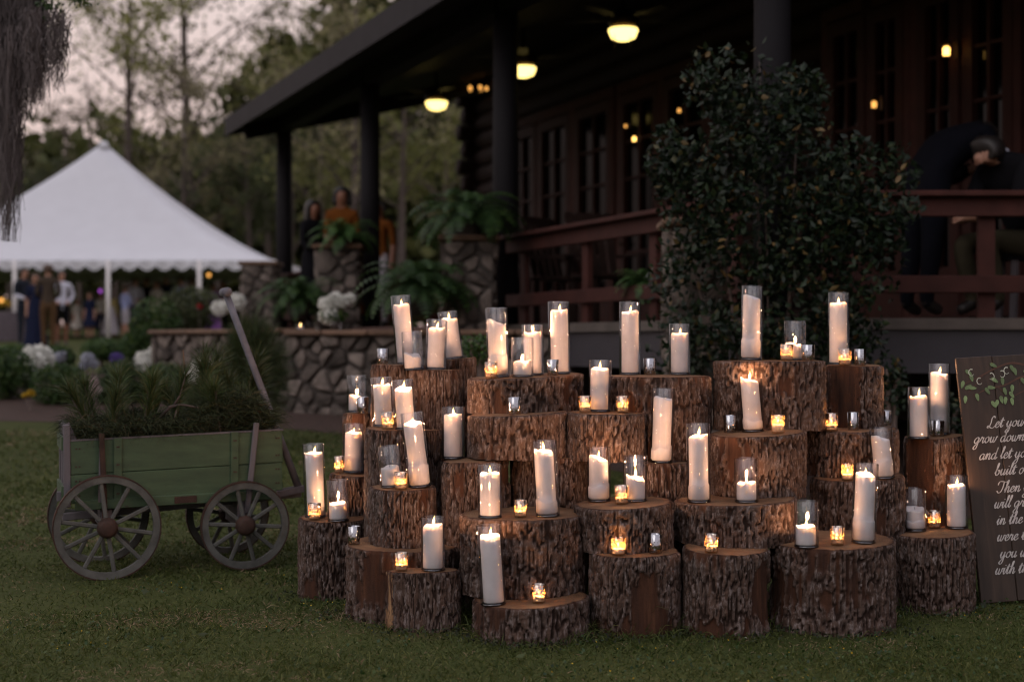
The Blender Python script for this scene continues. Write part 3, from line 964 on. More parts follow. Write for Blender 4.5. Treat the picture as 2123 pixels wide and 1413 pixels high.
# ================================================================== the log stumps
ST = {}
SEG = 200
def stump(key, px0, px1, ytop, ybot, Df, label, sx=0., sy=.0, dep=1.0, flare=.0, seed=0, patch=.70, cutdir=None, cutd=.55, zbot=None, rawcut=False):
    hw = (px1 - px0) / 2 / F
    r = hw * Df / (1 - hw * dep)
    cy_ = Df + r * dep
    cx_ = ((px0 + px1) / 2 - CX) / F * cy_
    z1 = CAMZ - (ytop - CY) / F * Df - sy * (Df - cy_)
    z0 = (gz(cy_) - .03) if ybot is None else (CAMZ - (ybot - CY) / F * Df)
    if zbot is not None: z0 = zbot
    hgt = z1 - z0
    sd = seed or (sum(ord(ch) * (i + 3) for i, ch in enumerate(key)) % 997)
    R = np.random.default_rng(sd)
    rows = int(np.clip(hgt / .0045, 18, 90))
    th = np.linspace(0, 2 * np.pi, SEG, endpoint=False)
    a1, a2, a3 = R.uniform(0, 6.28, 3)
    out = 1 + .022 * np.cos(2 * th + a1) + .022 * np.cos(3 * th + a2) + .012 * np.cos(5 * th + a3)
    T, V = np.meshgrid(th, np.linspace(0, 1, rows))
    O = np.broadcast_to(out, T.shape)
    per = max(8, round(2 * np.pi * r / .0128))
    u = T / (2 * np.pi) * per
    zz = V * hgt
    wob = (vnoise(u * .5, zz / .13, sd, per // 2 if per % 2 == 0 else None) - .5)
    if per % 2: wob = wob * np.sin(T / 2) ** .25
    f1, f2, cid = worley(u + wob * 1.0 + .22 * vnoise(u, zz / .025, sd + 4, per), zz / .125 + .45 * vnoise(u, zz / .05, sd + 3, per), sd + 5, per)
    g1, g2, _ = worley(u * 2, zz / .045, sd + 9, per * 2)
    e = f2 - f1
    plate = sstep(.02, .24, e) * (.62 + .38 * sstep(.02, .22, g2 - g1)) * (.72 + .28 * cid)
    fine = .6 * vnoise(u * 3, zz / .014, sd + 11, per * 3) + .4 * vnoise(u * 7, zz / .007, sd + 12, per * 7)
    pnoise = vnoise(T / (2 * np.pi) * 9, zz / .19 + 3, sd + 13, 9) * .72 + vnoise(u, zz / .08, sd + 14, per) * .28
    pat = sstep(patch, patch + .05, pnoise)
    pat = np.maximum(pat, sstep(.985, 1.0, V + .02 * (fine - .5)) * .35)
    rad = r * O * (1 + flare * (1 - V) ** 3)
    depth = .015
    d = (plate - .75) * depth + (fine - .5) * .006 + (vnoise(u * .35, zz / .2, sd + 15) - .5) * .006 * np.sin(T / 2) ** .3
    d = d * (1 - pat) + pat * (-.011 + (vnoise(u * 1.5, zz / .08, sd + 16) - .5) * .004)
    d -= sstep(.965, 1.0, V) * .003
    rr = rad + d
    x, y = rr * np.cos(T), rr * np.sin(T) * dep
    raw = np.zeros_like(T)
    if cutdir is not None:
        n = np.array([math.cos(cutdir), math.sin(cutdir)])
        dd = x * n[0] + y * n[1]
        lim = cutd * r + (vnoise(T * 3, zz / .15, sd + 21) - .5) * .012
        over = np.maximum(0, dd - lim)
        x, y = x - over * n[0], y - over * n[1]
        k = sstep(.0, .006, over)
        (raw := k) if rawcut else None
        pat = np.where(k > 0, k, pat)
        plate = np.where(k > 0, 1 - .2 * fine, plate)
    ztop = z1 - z0 + sx * x + sy * y
    z = V * ztop
    if ybot is not None or zbot is not None: z = z + (1 - V) * (vnoise(u * .3, T * 0, sd + 22) - .5) * .006
    verts = np.stack([x, y, z], -1).reshape(-1, 3)
    ii = np.arange(rows * SEG).reshape(rows, SEG)
    jn = np.roll(ii, -1, axis=1)
    q = np.stack([ii[:-1], jn[:-1], jn[1:], ii[1:]], -1).reshape(-1, 4)
    root = empty('log_stump', (cx_, cy_, z0), label, 'stump', 'sawn log stumps stacked under the candles')
    link('bark', np_mesh('bark', verts, q, M['bark'], True, {'plate': plate.ravel(), 'patch': pat.ravel(), 'cell': cid.ravel(), 'raw': raw.ravel()}), root)
    # sawn end: rings from the rim to the middle, plus the underside
    tx, ty = x[-1], y[-1]
    fr_ = [1.0, .985, .93, .7, .4, .12]
    cv, ed = [], []
    for k_, f_ in enumerate(fr_):
        X_, Y_ = tx * f_, ty * f_
        zt = z1 - z0 + sx * X_ + sy * Y_ + (vnoise(X_ * 40 + 9, Y_ * 40 + 9, sd + 25) - .5) * .003 + (0 if k_ == 0 else .001)
        cv.append(np.stack([X_, Y_, zt], -1)); ed.append(np.full(SEG, (1, .8, .12, 0, 0, 0)[k_]))
    cv = np.concatenate(cv)
    m = len(fr_)
    ii = np.arange(m * SEG).reshape(m, SEG); jn = np.roll(ii, -1, axis=1)
    q = np.stack([ii[:-1], jn[:-1], jn[1:], ii[1:]], -1).reshape(-1, 4)
    c_i = len(cv)
    cv = np.concatenate([cv, [[0, 0, z1 - z0 + .001]]])
    tri = np.stack([ii[-1], jn[-1], np.full(SEG, c_i)], -1)
    link('sawn_end', np_mesh('sawn_end', cv, [q, tri], M['cut'], False, {'edge': np.concatenate(ed + [[0]])}), root)
    bx, by, bz = x[0], y[0], z[0]
    bv = np.concatenate([np.stack([bx, by, bz], -1), [[0, 0, .004]]])
    b_i = np.arange(SEG)
    link('sawn_end', np_mesh('underside', bv, [np.stack([np.roll(b_i, -1), b_i, np.full(SEG, SEG)], -1)], M['cut'], False, {'edge': np.full(SEG + 1, .4)}), root).name = 'sawn_end'
    ST[key] = dict(x=cx_, y=cy_, z=z1, sx=sx, sy=sy, r=r, dep=dep)

PI = math.pi
# front row, on the grass
stump('S4', 975, 1220, 1262, None, 4.98, 'short wide slab of log lying on the grass at the front centre', sx=.045, flare=.02)
stump('S3', 801, 955, 1188, None, 5.22, 'split log at front left with a pale raw cleft down its left side', sx=.02, dep=.5, cutdir=PI * 1.18, cutd=.86, rawcut=True, flare=.03)
stump('S2', 720, 956, 1147, None, 5.36, 'tall wide stump standing behind the split log at front left', sx=-.02, sy=.03)
stump('S1', 617, 762, 1084, None, 5.86, 'leftmost stump beside the front wagon wheel', sx=-.03, sy=.03, flare=.02)
stump('S6', 1224, 1410, 1157, None, 5.10, 'upright stump with a broken knot, right of the front slab', sx=.02, sy=.02, patch=.58)
stump('S7', 1410, 1594, 1152, None, 5.10, 'upright stump with large reddish bare patches under the middle right', sx=-.01, sy=.025, patch=.53, flare=.05)
stump('S8', 1600, 1853, 1141, None, 5.14, 'biggest grey stump at front right', sx=.03, sy=.03, flare=.02)
stump('S9', 1856, 2020, 1116, None, 5.55, 'rightmost front stump next to the wooden sign', sx=.045, sy=.02, patch=.75)
# second tier
stump('S5', 957, 1219, 1080, None, 5.15, 'broad stump sitting on the front centre slab', sx=.01, sy=.0, zbot=.128)
stump('S10', 766, 905, 1018, 1140, 5.46, 'short stump standing on the wide left stump', sx=.0, sy=.03)
stump('S11', 684, 768, 988, None, 6.05, 'narrow stump behind the leftmost stump', sx=-.10, sy=.02)
stump('S12', 917, 1057, 960, None, 5.50, 'tall dark stump left behind the broad centre stump', sx=.06, sy=.02)
stump('S13', 1058, 1215, 951, None, 5.58, 'shadowed stump behind the broad centre stump')
stump('S14', 1188, 1397, 1056, 1150, 5.19, 'thick round resting on the stump with the broken knot', sx=.05, sy=.02, patch=.69)
stump('S15', 1398, 1646, 1049, 1137, 5.25, 'wide round resting above the stump with the bare patches', sx=.035, sy=.01)
stump('S17', 1312, 1432, 962, None, 5.55, 'small stump tucked behind the middle rounds', sx=-.02)
stump('S16', 1470, 1667, 906, 1037, 5.456, 'stump leaning slightly on the wide right round', sx=.05, sy=.03, patch=.67)
stump('S26', 1684, 1876, 998, None, 5.63, 'dark stump behind the biggest grey stump', sx=.045, sy=.02)
stump('S25', 1872, 1998, 910, None, 5.92, 'tall split stump at right with an orange hollow low on its side', sx=.06, sy=.03, cutdir=PI * 1.2, cutd=.8)
# third tier
stump('S27', 757, 876, 893, None, 5.75, 'left middle stump behind the short one', sx=-.0, sy=.035)
stump('S32', 858, 917, 893, None, 5.95, 'narrow dark stump between the left pair and the centre')
stump('S28', 710, 772, 858, None, 6.30, 'low stump at the far left rear')
stump('S18', 966, 1180, 862, 954, 5.50, 'pale barked slab tilted up to the right in the middle', sx=.045, sy=.0, patch=.75)
stump('S19', 1173, 1340, 860, 958, 5.52, 'slab of log just right of the tilted middle slab', sx=-.01, sy=.01)
stump('S24', 1664, 1864, 896, 992, 5.75, 'wide slab on the right under the two top right stumps', sx=.01, sy=.02)
# top tier
stump('S20', 970, 1207, 784, 862, 5.68, 'upper middle slab below the cluster of tall candles', sx=.045, sy=.015)
stump('S21', 1246, 1478, 782, 958, 5.66, 'tall stump in the top centre right under three holders', sx=0)
stump('S22', 1479, 1713, 749, 895, 5.70, 'large stump at top right with dark even bark', dep=.75)
stump('S23', 1712, 1831, 760, 893, 5.90, 'topmost right stump with a flat brown cut face on its left', sx=.0, sy=.03, cutdir=PI * 1.24, cutd=.70)
stump('S30', 848, 957, 768, None, 6.08, 'halved reddish log at the top left', sx=.02, dep=.6, patch=.60)
stump('S29', 768, 884, 757, None, 6.20, 'top left stump behind the halved reddish log', sx=-.01)
stump('S31', 921, 988, 745, None, 6.28, 'narrow grey stump at the rear of the top left', sx=.10, sy=.02)
stump('S33', 1186, 1250, 905, None, 5.85, 'dark stump in the gap below the middle slabs')
# a wedge of branch pushed between two rounds
MB().tube([P(1492, 1143, 5.24), P(1515, 1141, 5.22), P(1523, 1141, 5.16)], [.012, .013, .012], 8)
wg = MB().tube([Vector((0, 0, 0)), Vector((.05, -.05, .002)), Vector((.065, -.11, .0))], [.012, .0135, .012], 9).build('branch_wedge', M['cut'], None, True, P(1490, 1142, 5.33))
put(wg, 'short cut branch wedged under the wide right round', 'branch')

# ================================================================== candles
# how far out each crowded piece stands on its stump, so that none runs into its neighbour
OUT = {('S20', 1018): 5.775, ('S20', 1034): 5.86, ('S20', 1146): 5.80, ('S20', 1160): 5.92, ('S20', 1083): 5.77, ('S20', 1105): 5.91, ('S19', 1243): 5.70, ('S19', 1213): 5.625, ('S19', 1291): 5.64,
       ('S17', 1371): 5.606, ('S22', 1631): 5.80, ('S22', 1675): 5.80, ('S22', 1648): 5.89, ('S23', 1752): 5.97, ('S23', 1738): 6.055, ('S23', 1783): 5.985, ('S14', 1289): 5.33, ('S14', 1317): 5.40,
       ('S10', 831): 5.50, ('S10', 813): 5.575, ('S28', 752): 6.34, ('S28', 740): 6.425, ('S11', 703): 6.135, ('S11', 732): 6.20, ('S1', 652): 5.925, ('S1', 654): 6.008, ('S26', 1832): 5.705, ('S26', 1757): 5.685,
       ('S18', 1067): 5.58, ('S6', 1282): 5.165}
def on(stump_key, px, py):
    s = ST[stump_key]
    a, b = (px - CX) / F, (py - 3 - CY) / F
    k = b + s['sx'] * a + s['sy']
    D = (CAMZ - s['z'] + s['sx'] * s['x'] + s['sy'] * s['y']) / k if abs(k) > 1e-4 else s['y']
    rd = s['r'] * s['dep']
    D = min(max(D, s['y'] - rd + .058), s['y'] + .62 * rd)
    D = OUT.get((stump_key, px), D)
    x = a * D
    return Vector((x, D, s['z'] + s['sx'] * (x - s['x']) + s['sy'] * (D - s['y']) + .0015))

def flame_mesh(s=1.0):
    return MB().lathe([(0, 0), (.0030 * s, .003 * s), (.0042 * s, .007 * s), (.0038 * s, .0115 * s), (.0022 * s, .017 * s), (.0008 * s, .0215 * s), (0, .025 * s)], 8).mesh('flame', M['flame'], True)
FL, FLS = flame_mesh(1.15), flame_mesh(.9)
def flame_light(parent, loc, watts, c=(1.0, .49, .24)):
    """the light of one candle flame"""
    l = bpy.data.lights.new('flame_light', 'POINT')
    l.energy, l.shadow_soft_size, l.color = watts, .006, c
    o = bpy.data.objects.new('flame_light', l); COL.objects.link(o)
    o.parent = parent; o.location = loc
WK = MB().tube([(0, 0, -.004), (.0006, 0, .004), (.0015, .0003, .010)], [.0011, .0011, .0009], 5).mesh('wick', M['wick'])

def wax_mesh(r, h, slope, phi, seed, chip=0.0, collar=0.0, bowl=.010, lean=0.0, soft=.0):
    """pillar candle: outside, rounded rim with a melted slope, hollow pool"""
    R = np.random.default_rng(seed)
    n = 44
    th = np.linspace(0, 2 * np.pi, n, endpoint=False)
    a1, a2 = R.uniform(0, 6.28, 2)
    rim = h + slope * np.cos(th - phi) + .0022 * np.cos(3 * th + a1) + .0014 * np.cos(5 * th + a2)
    if chip:
        rim = rim - chip * sstep(.35, .6, np.cos(th - phi - 2.6)) - chip * .4 * sstep(.75, .85, np.cos(th - phi - 1.6))
    wall = r * (1 + .012 * np.cos(2 * th + a2) + soft * np.cos(th - a1) ** 2)
    rings = []
    def ring(fr, z, off=0.0): rings.append(np.stack([fr * wall * np.cos(th) + off, fr * wall * np.sin(th), z], -1))
    zb = np.zeros(n)
    ring(.96, zb); ring(1, zb + .003)
    if collar:
        cz = collar + .006 * np.cos(th + a1) + .004 * np.cos(4 * th + a2)
        ring(1.10, zb + .006); ring(1.11, cz - .004); ring(1.08, cz); ring(1.005, cz + .0015)
        lo = cz + .002
    else: lo = zb + .004
    for f_ in (.15, .3, .45, .6, .75, .9):
        z_ = lo + (rim - .006 - lo) * f_
        ring(1 + .006 * math.sin(f_ * 9 + a1), z_, lean * f_)
    ring(1.0, rim - .006, lean); ring(.975, rim - .002, lean); ring(.92, rim, lean); ring(.84, rim - .001, lean)
    ring(.70, rim - bowl * .55, lean); ring(.45, h - bowl + (rim - h) * .45, lean); ring(.15, h - bowl + (rim - h) * .1, lean)
    V = np.concatenate(rings); m = len(rings)
    ii = np.arange(m * n).reshape(m, n); jn = np.roll(ii, -1, 1)
    q = np.stack([ii[:-1], jn[:-1], jn[1:], ii[1:]], -1).reshape(-1, 4)
    V = np.concatenate([V, [[lean, 0, h - bowl], [0, 0, 0]]])
    t1 = np.stack([ii[-1], jn[-1], np.full(n, m * n)], -1)
    t2 = np.stack([jn[0], ii[0], np.full(n, m * n + 1)], -1)
    return np_mesh('wax', V, [q, t1, t2], M['wax'], True), h - bowl

GR = .0455
def glass_mesh(h, r=GR):
    w = .0036
    return MB().lathe([(0, 0), (r - .004, 0), (r, .003), (r, h - .001), (r - w / 2, h + .0006), (r - w, h - .001), (r - w, .012), (r - .006, .009), (0, .009)], 40).mesh('glass_cylinder', M['glass'], True)

GL, CL = 'clear glass cylinders', 'white pillar candles'
def pillar_candle(s, bx, by, tx, ty, cyt, lit, loc, slope=.002, phi=0., chip=0., collar=0., lean=0., bowl=.009, size=None):
    b = on(s, bx, by)
    D = b.y
    dz = (by - ty) / F * D
    ang = math.atan2((tx - bx) / F * D, dz)
    h = dz / math.cos(ang)
    hc = (by - cyt) / F * D / math.cos(ang)
    sd = int(bx * 7 + by)
    size = size or ('short' if hc < .10 else 'tall' if hc > .21 else 'medium')
    g = link('glass_cylinder', glass_mesh(h), None, b, (0, ang, 0))
    MB().lathe([(0, .0012), (GR - .0022, .0012), (GR - .0012, .0035), (GR - .0045, .0085), (0, .0085)], 32).build('glass_foot', M['glass_foot'], g, True)
    put(g, f"{'tall' if h > .25 else 'short' if h < .19 else 'medium'} clear glass cylinder {loc}", 'glass cylinder', GL)
    o = (random.uniform(-.003, .003), random.uniform(-.004, .003))
    up = Vector((math.sin(ang), 0, math.cos(ang)))
    c = empty('pillar_candle', b + up * .0098 + Vector((o[0], o[1], 0)), f"{'lit' if lit else 'unlit'} {size} white pillar candle {loc}", 'candle', CL, (0, ang, random.uniform(0, .001)))
    me, zw = wax_mesh(.0365, hc - .0098, slope, phi, sd, chip, collar, bowl, lean)
    link('wax', me, c)
    link('wick', WK, c, (lean, 0, zw), (0, 0, random.uniform(0, 6)))
    if lit:
        f = link('flame', FL, c, (lean + .0008, 0, zw + .007), (random.uniform(-.12, .12), random.uniform(-.05, .22), 0))
        k = random.uniform(.85, 1.15); f.scale = (k, k, k * random.uniform(.9, 1.25))
        flame_light(c, (lean, 0, zw + .024), 1.7 * k)

PC = pillar_candle
PC('S29', 842, 755, 831, 613, 631, 1, 'leaning left, farthest left of the top tier', .001)
PC('S30', 858, 757, 853, 677, 722, 0, 'second from left on the top tier, holding a broken stub', .004, PI, .012, bowl=.004)
PC('S30', 903, 768, 906, 664, 681, 1, 'third from left on the top tier, upright', .0015)
PC('S31', 941, 744, 928, 646, 660, 1, 'leaning left on the narrow rear stump at top left', .004, PI)
PC('S20', 1034, 780, 1029, 636, 664, 0, 'at the left end of the upper middle slab', .012, PI, .006, bowl=.004, collar=.075)
PC('S20', 1083, 776, 1083, 694, 742, 1, 'at the front of the upper middle slab, low flame', .002)
PC('S20', 1105, 766, 1104, 661, 677, 1, 'behind the shorter one on the upper middle slab', .001)
PC('S20', 1160, 768, 1158, 618, 635, 1, 'at the right end of the upper middle slab', .001, 0, .004)
PC('S19', 1243, 858, 1245, 751, 768, 1, 'between two golden votives right of the middle slab', .003, PI / 2)
PC('S21', 1306, 779, 1306, 628, 647, 1, 'on the top centre right stump, tallest of its pair', .001, 0, .004)
PC('S21', 1409, 780, 1409, 674, 694, 1, 'on the top centre right stump, shorter of its pair', .001)
PC('S17', 1371, 961, 1376, 807, 826, 0, 'alone on the small tucked stump in the centre', .003, PI, .003, collar=.05)
PC('S22', 1557, 747, 1560, 593, 614, 0, 'highest of all, at the left of the large top stump', .005, PI, .008, collar=.075, bowl=.004)
PC('S22', 1648, 748, 1648, 666, 712, 1, 'behind two votives on the large top right stump', .004, PI, .004)
PC('S23', 1738, 756, 1739, 606, 628, 1, 'on the topmost right stump in front of the shrub', .001)
PC('S16', 1561, 898, 1556, 789, 790, 1, 'bent left in the middle of the leaning right stump', .009, PI, 0, .04, -.006)
PC('S15', 1449, 1044, 1447, 881, 906, 1, 'at the left end of the wide right round', .005, 0, 0, .055)
PC('S15', 1548, 1044, 1547, 953, 1003, 1, 'at the middle of the wide right round', .003, 0, 0, .0)
PC('S14', 1242, 1042, 1241, 930, 950, 1, 'sloping to the right at the left of the thick round', .008, PI, .008, .05)
PC('S14', 1317, 1043, 1317, 949, 992, 1, 'behind a golden votive on the thick round', .006, PI, .006)
PC('S5', 1016, 1076, 1015, 966, 983, 1, 'on the left of the broad centre stump', .001)
PC('S5', 1136, 1073, 1129, 917, 936, 1, 'on the right of the broad centre stump, sagging left', .004, PI, .005, .05, -.003)
PC('S4', 1023, 1256, 1013, 1092, 1113, 1, 'lowest of all, on the front centre slab', .003, PI / 2, .002)
PC('S3', 898, 1185, 898, 1075, 1090, 1, 'on the split log at front left', .002, 0, .003)
PC('S12', 940, 949, 940, 842, 857, 1, 'on the tall dark stump left of the tilted slab', .001)
PC('S10', 870, 1013, 854, 859, 880, 1, 'leaning left on the short left stump, glowing top', .008, -PI / 2 + PI, 0, .075, -.004)
PC('S10', 813, 1017, 805, 932, 975, 0, 'behind a golden votive on the short left stump', .004, 1, 0, bowl=.001)
PC('S27', 841, 894, 834, 792, 810, 1, 'glowing hollow at the right of the left middle stump', .009, PI / 2)
PC('S27', 795, 886, 790, 785, 800, 1, 'at the left of the left middle stump', .001)
PC('S28', 740, 856, 740, 780, 822, 1, 'on the low stump at the far left rear', .006, PI, .004)
PC('S11', 732, 981, 734, 880, 897, 1, 'on the narrow stump behind the leftmost one', .001)
PC('S1', 654, 1075, 649, 924, 942, 1, 'nearest the wagon on the leftmost stump', .001)
PC('S1', 702, 1083, 700, 998, 1045, 1, 'at the right edge of the leftmost stump', .002, 1)
PC('S26', 1832, 986, 1826, 881, 900, 0, 'on the dark right stump, worn to one side', .007, PI, .006, .06, -.004)
PC('S8', 1790, 1128, 1796, 964, 986, 1, 'rising from the right of the biggest grey stump', .007, PI / 2 + .6, 0, .075)
PC('S8', 1672, 1137, 1672, 1041, 1093, 1, 'at the left of the biggest grey stump', .002, 1)
PC('S9', 1897, 1103, 1897, 1015, 1056, 0, 'at the left of the rightmost front stump', .005, PI / 2, .006, .035, bowl=.006)
PC('S9', 1983, 1098, 1983, 989, 1008, 1, 'beside the sign on the rightmost front stump', .002)
PC('S25', 1904, 914, 1904, 807, 825, 1, 'at the front of the tall split right stump', .001, 0, .002)
PC('S25', 1947, 904, 1947, 757, 776, 1, 'at the rear of the tall split right stump', .003, PI, .003, .045)

# mercury glass votive holders
def votive(s, px, yt, yb, lit, loc, wax=None, thin=False, w=None):
    b = on(s, px, yb)
    D = b.y
    h = (yb - yt) / F * D
    r = (w or 28) / 2 / F * D
    prof = [(0, 0), (r * .86, 0), (r * .90, .003), (r * 1.0, h), (r * .96, h + .0006), (r * .93, h - .001), (r * .82, .007), (0, .007)]
    g = MB().lathe(prof, 32).build('votive_holder', M['mercury_thin'] if thin else M['mercury_lit'] if lit else M['mercury'], None, True, b)
    g.rotation_euler = (0, 0, random.uniform(0, 6.28))
    put(g, f"{'glowing golden' if lit else 'dark silver'} votive holder {loc}", 'votive holder', 'mercury glass votive holders')
    if lit or wax:
        hw = wax or .018
        c = empty('votive_candle', b + Vector((0, 0, .0075)), f"{'lit' if lit else 'unlit'} votive candle inside the holder {loc}", 'candle', 'votive candles')
        MB().lathe([(0, 0), (r * .76, 0), (r * .80, hw), (r * .74, hw + .001), (r * .3, hw - .002), (0, hw - .003)], 20).build('wax', M['wax'], c, True)
        link('wick', WK, c, (0, 0, hw - .002))
        if lit:
            f = link('flame', FLS, c, (0, 0, hw + .004), (random.uniform(-.1, .1), random.uniform(-.1, .1), 0))
            flame_light(c, (0, 0, hw + .014), .62, (1.0, .42, .13))
V = votive
V('S29', 794, 724, 756, 0, 'alone at the far left of the top tier', w=25)
V('S27', 804, 858, 893, 1, 'in front of the left middle pair of candles')
V('S28', 752, 828, 862, 0, 'on the low far left rear stump', w=25)
V('S11', 703, 930, 965, 1, 'at the outer left edge of the narrow stump', w=22)
V('S1', 652, 1042, 1077, 1, 'at the front of the leftmost stump', w=27)
V('S2', 734, 1094, 1131, 0, 'alone on the wide left stump', wax=.02, w=27)
V('S10', 831, 982, 1018, 1, 'on the short left stump')
V('S3', 832, 1152, 1190, 1, 'on the split front left log')
V('S20', 1018, 748, 782, 1, 'at the left corner of the upper middle slab', w=27)
V('S20', 1146, 742, 775, 0, 'at the right of the upper middle slab', w=25)
V('S18', 1067, 824, 860, 0, 'alone on the tilted pale slab', w=27)
V('S19', 1213, 823, 858, 1, 'left of the medium candle on the middle right slab', w=27)
V('S19', 1291, 825, 860, 1, 'right of the medium candle on the middle right slab', w=27)
V('S21', 1347, 746, 780, 0, 'between the pair of candles on the top centre right stump', w=27)
V('S22', 1631, 714, 748, 1, 'left of the pair on the large top right stump')
V('S22', 1675, 717, 750, 0, 'right of the pair on the large top right stump')
V('S23', 1752, 723, 758, 1, 'in front of the candle on the topmost right stump')
V('S23', 1783, 720, 754, 0, 'on the right edge of the topmost right stump', w=25)
V('S16', 1513, 864, 900, 0, 'left of the bent candle on the leaning right stump', w=27)
V('S16', 1613, 864, 902, 1, 'right of the bent candle, half full of white wax', wax=.028, thin=True, w=30)
V('S24', 1724, 861, 898, 1, 'on the left of the wide right slab')
V('S24', 1769, 858, 895, 0, 'in the middle of the wide right slab', w=25)
V('S24', 1837, 850, 880, 0, 'at the rear right of the wide right slab', w=25)
V('S25', 1944, 875, 908, 0, 'in front of the pair on the tall split right stump', w=27)
V('S26', 1757, 958, 993, 1, 'on the dark right stump behind a tall candle', thin=True, w=26)
V('S8', 1736, 1095, 1133, 1, 'in the middle of the biggest grey stump', w=30)
V('S9', 1937, 1062, 1098, 1, 'between the two candles on the rightmost front stump')
V('S5', 1079, 1040, 1076, 1, 'between the two candles on the broad centre stump')
V('S4', 1117, 1214, 1253, 1, 'on the front centre slab, lowest of all', w=30)
V('S14', 1289, 1007, 1046, 1, 'between the candles on the thick round', w=30)
V('S6', 1282, 1116, 1153, 1, 'on the stump with the broken knot, left one', thin=True, w=31)
V('S6', 1359, 1110, 1150, 0, 'on the stump with the broken knot, right one', w=29)
V('S7', 1475, 1115, 1153, 1, 'alone on the stump with the bare patches', w=30)

# ================================================================== the goat wagon
WA = Vector((.937, .35, 0))             # wagon axis, front end to the right
WL = Vector((-.35, .937, 0))            # across the wagon, away from the camera
W0 = Vector((-1.81, 6.36, 0))
wagon = empty('garden_wagon', W0, 'old green wooden goat wagon with spoked wheels on the lawn', 'wagon', rot=(0, 0, math.atan2(WA.y, WA.x)))
TW = .50
def wheel(x, y, r, seed, z):
    w = empty('wheel', (x, y, z + r)); w.parent = wagon
    rr = random.Random(seed)
    w.rotation_euler = (PI / 2, rr.uniform(0, 6), 0)
    # felloe rim, iron tyre, hub, ten spokes
    MB().lathe([(r - .035, -.014), (r - .006, -.016), (r - .006, .016), (r - .035, .014)], 48, close=True).build('felloe', M['rim_wood'], w)
    MB().lathe([(r - .0055, -.018), (r, -.018), (r, .018), (r - .0055, .018)], 48, close=True).build('tyre', M['iron'], w)
    MB().lathe([(0, -.06), (.022, -.06), (.026, -.045), (.040, -.04), (.046, -.015), (.046, .02), (.038, .05), (.026, .055), (0, .055)], 20).build('hub', M['iron'], w, True)
    for k in range(10):
        a = 2 * PI * k / 10 + rr.uniform(-.02, .02)
        u = Vector((math.cos(a), math.sin(a), 0))
        MB().bar(u * .038, u * (r - .033), .019, .016, bev=.004).build('spoke', M['rim_wood'], w)
    return w
RB, RF = .236, .204
wheel(0, 0, RB, 1, .0); wheel(.615, 0, RF, 2, .015)
wheel(0, TW, RB, 3, .0); wheel(.615, TW, RF, 4, .015)
bx0, bx1, by0, by1, bz0, bz1 = -.155, .80, .065, TW - .065, .355, .635
tilt = .03
def wz(x, z): return z + tilt * (x - .3)
for y_ in (by0, by1):
    for za, zb_ in ((bz0, bz0 + .128), (bz0 + .1305, bz1)):
        MB().bar((bx0, y_, wz(bx0, (za + zb_) / 2)), (bx1, y_, wz(bx1, (za + zb_) / 2)), .02, zb_ - za, bev=.0025).build('side_board', M['green'], wagon)
    nl_ = MB()
    for x_ in (-.13, -.115, .047, .054, .572, .58, .77, .782):
        for zz in (.39, .455, .52, .60): nl_.box((x_, y_ + (-.0225 if abs(x_ - .05) < .01 or abs(x_ - .576) < .01 else -.0108) * (1 if y_ == by0 else -1), wz(x_, zz)), (.007, .003, .007))
    put(nl_.build('nail_heads', M['iron'], wagon), kind='stuff')
    MB().bar((bx0 - .006, y_, wz(bx0, bz1 + .003)), (bx1 + .004, y_, wz(bx1, bz1 + .003)), .024, .007).build('board_edge', M['grey_wood'], wagon)
    MB().bar((bx0 + .02, y_ + (-.014 if y_ == by0 else .014), wz(0, bz0 - .012)), (bx1 - .03, y_ + (-.014 if y_ == by0 else .014), wz(.6, bz0 - .012)), .02, .045, bev=.003).build('sill_strip', M['green'], wagon)
MB().bar((bx1 - .012, by0 + .012, wz(bx1, (bz0 + bz1) / 2)), (bx1 - .012, by1 - .012, wz(bx1, (bz0 + bz1) / 2)), .02, bz1 - bz0 - .01).build('front_board', M['green'], wagon)
MB().bar((bx0, (by0 + by1) / 2, wz(.0, bz0 + .012) - .004), (bx1 - .03, (by0 + by1) / 2, wz(.7, bz0 + .012)), by1 - by0 - .03, .018).build('floor_board', M['green'], wagon)
# tail gate: upright slats with a sloping brace
for y_ in (by0 - .005, by0 + .05, (by0 + by1) / 2, by1):
    MB().bar((bx0 - .012, y_, wz(bx0, bz0 - .015)), (bx0 - .016, y_, wz(bx0, bz1 + .075)), .022, .03, up=(1, 0, 0), bev=.003).build('gate_slat', M['grey_wood'], wagon)
for zz in (bz0 + .05, bz1 - .01):
    MB().bar((bx0 - .03, by0 - .01, wz(bx0, zz)), (bx0 - .03, by1 + .01, wz(bx0, zz)), .016, .06).build('gate_board', M['green'], wagon)
MB().bar((bx0 + .02, by0 + .02, wz(0, bz1 + .0)), (bx0 - .012, by0 + .03, wz(0, bz1 + .075)), .018, .018).build('gate_brace', M['grey_wood'], wagon)
for x_ in (.05, .575):                   # cleats
    MB().bar((x_, by0 - .016, wz(x_, bz0 + .0)), (x_, by0 - .016, wz(x_, bz1 + .004)), .036, .012, up=(0, 1, 0), bev=.002).build('cleat', M['green'], wagon)
MB().bar((-.005, by0 - .03, wz(0, .235)), (-.022, by0 - .026, wz(0, bz1 + .03)), .024, .012, up=(0, 1, 0), bev=.003).build('iron_stake', M['iron'], wagon)
MB().bar((.63, by0 - .03, wz(.6, .26)), (.675, by0 - .026, wz(.6, bz1 + .045)), .026, .016, up=(0, 1, 0), bev=.004).build('stake', M['grey_wood'], wagon)
MB().bar((-.02, by0 - .022, wz(0, bz1 + .02)), (-.026, by0 - .022, wz(0, bz0)), .02, .01, up=(0, 1, 0)).build('stake', M['grey_wood'], wagon)
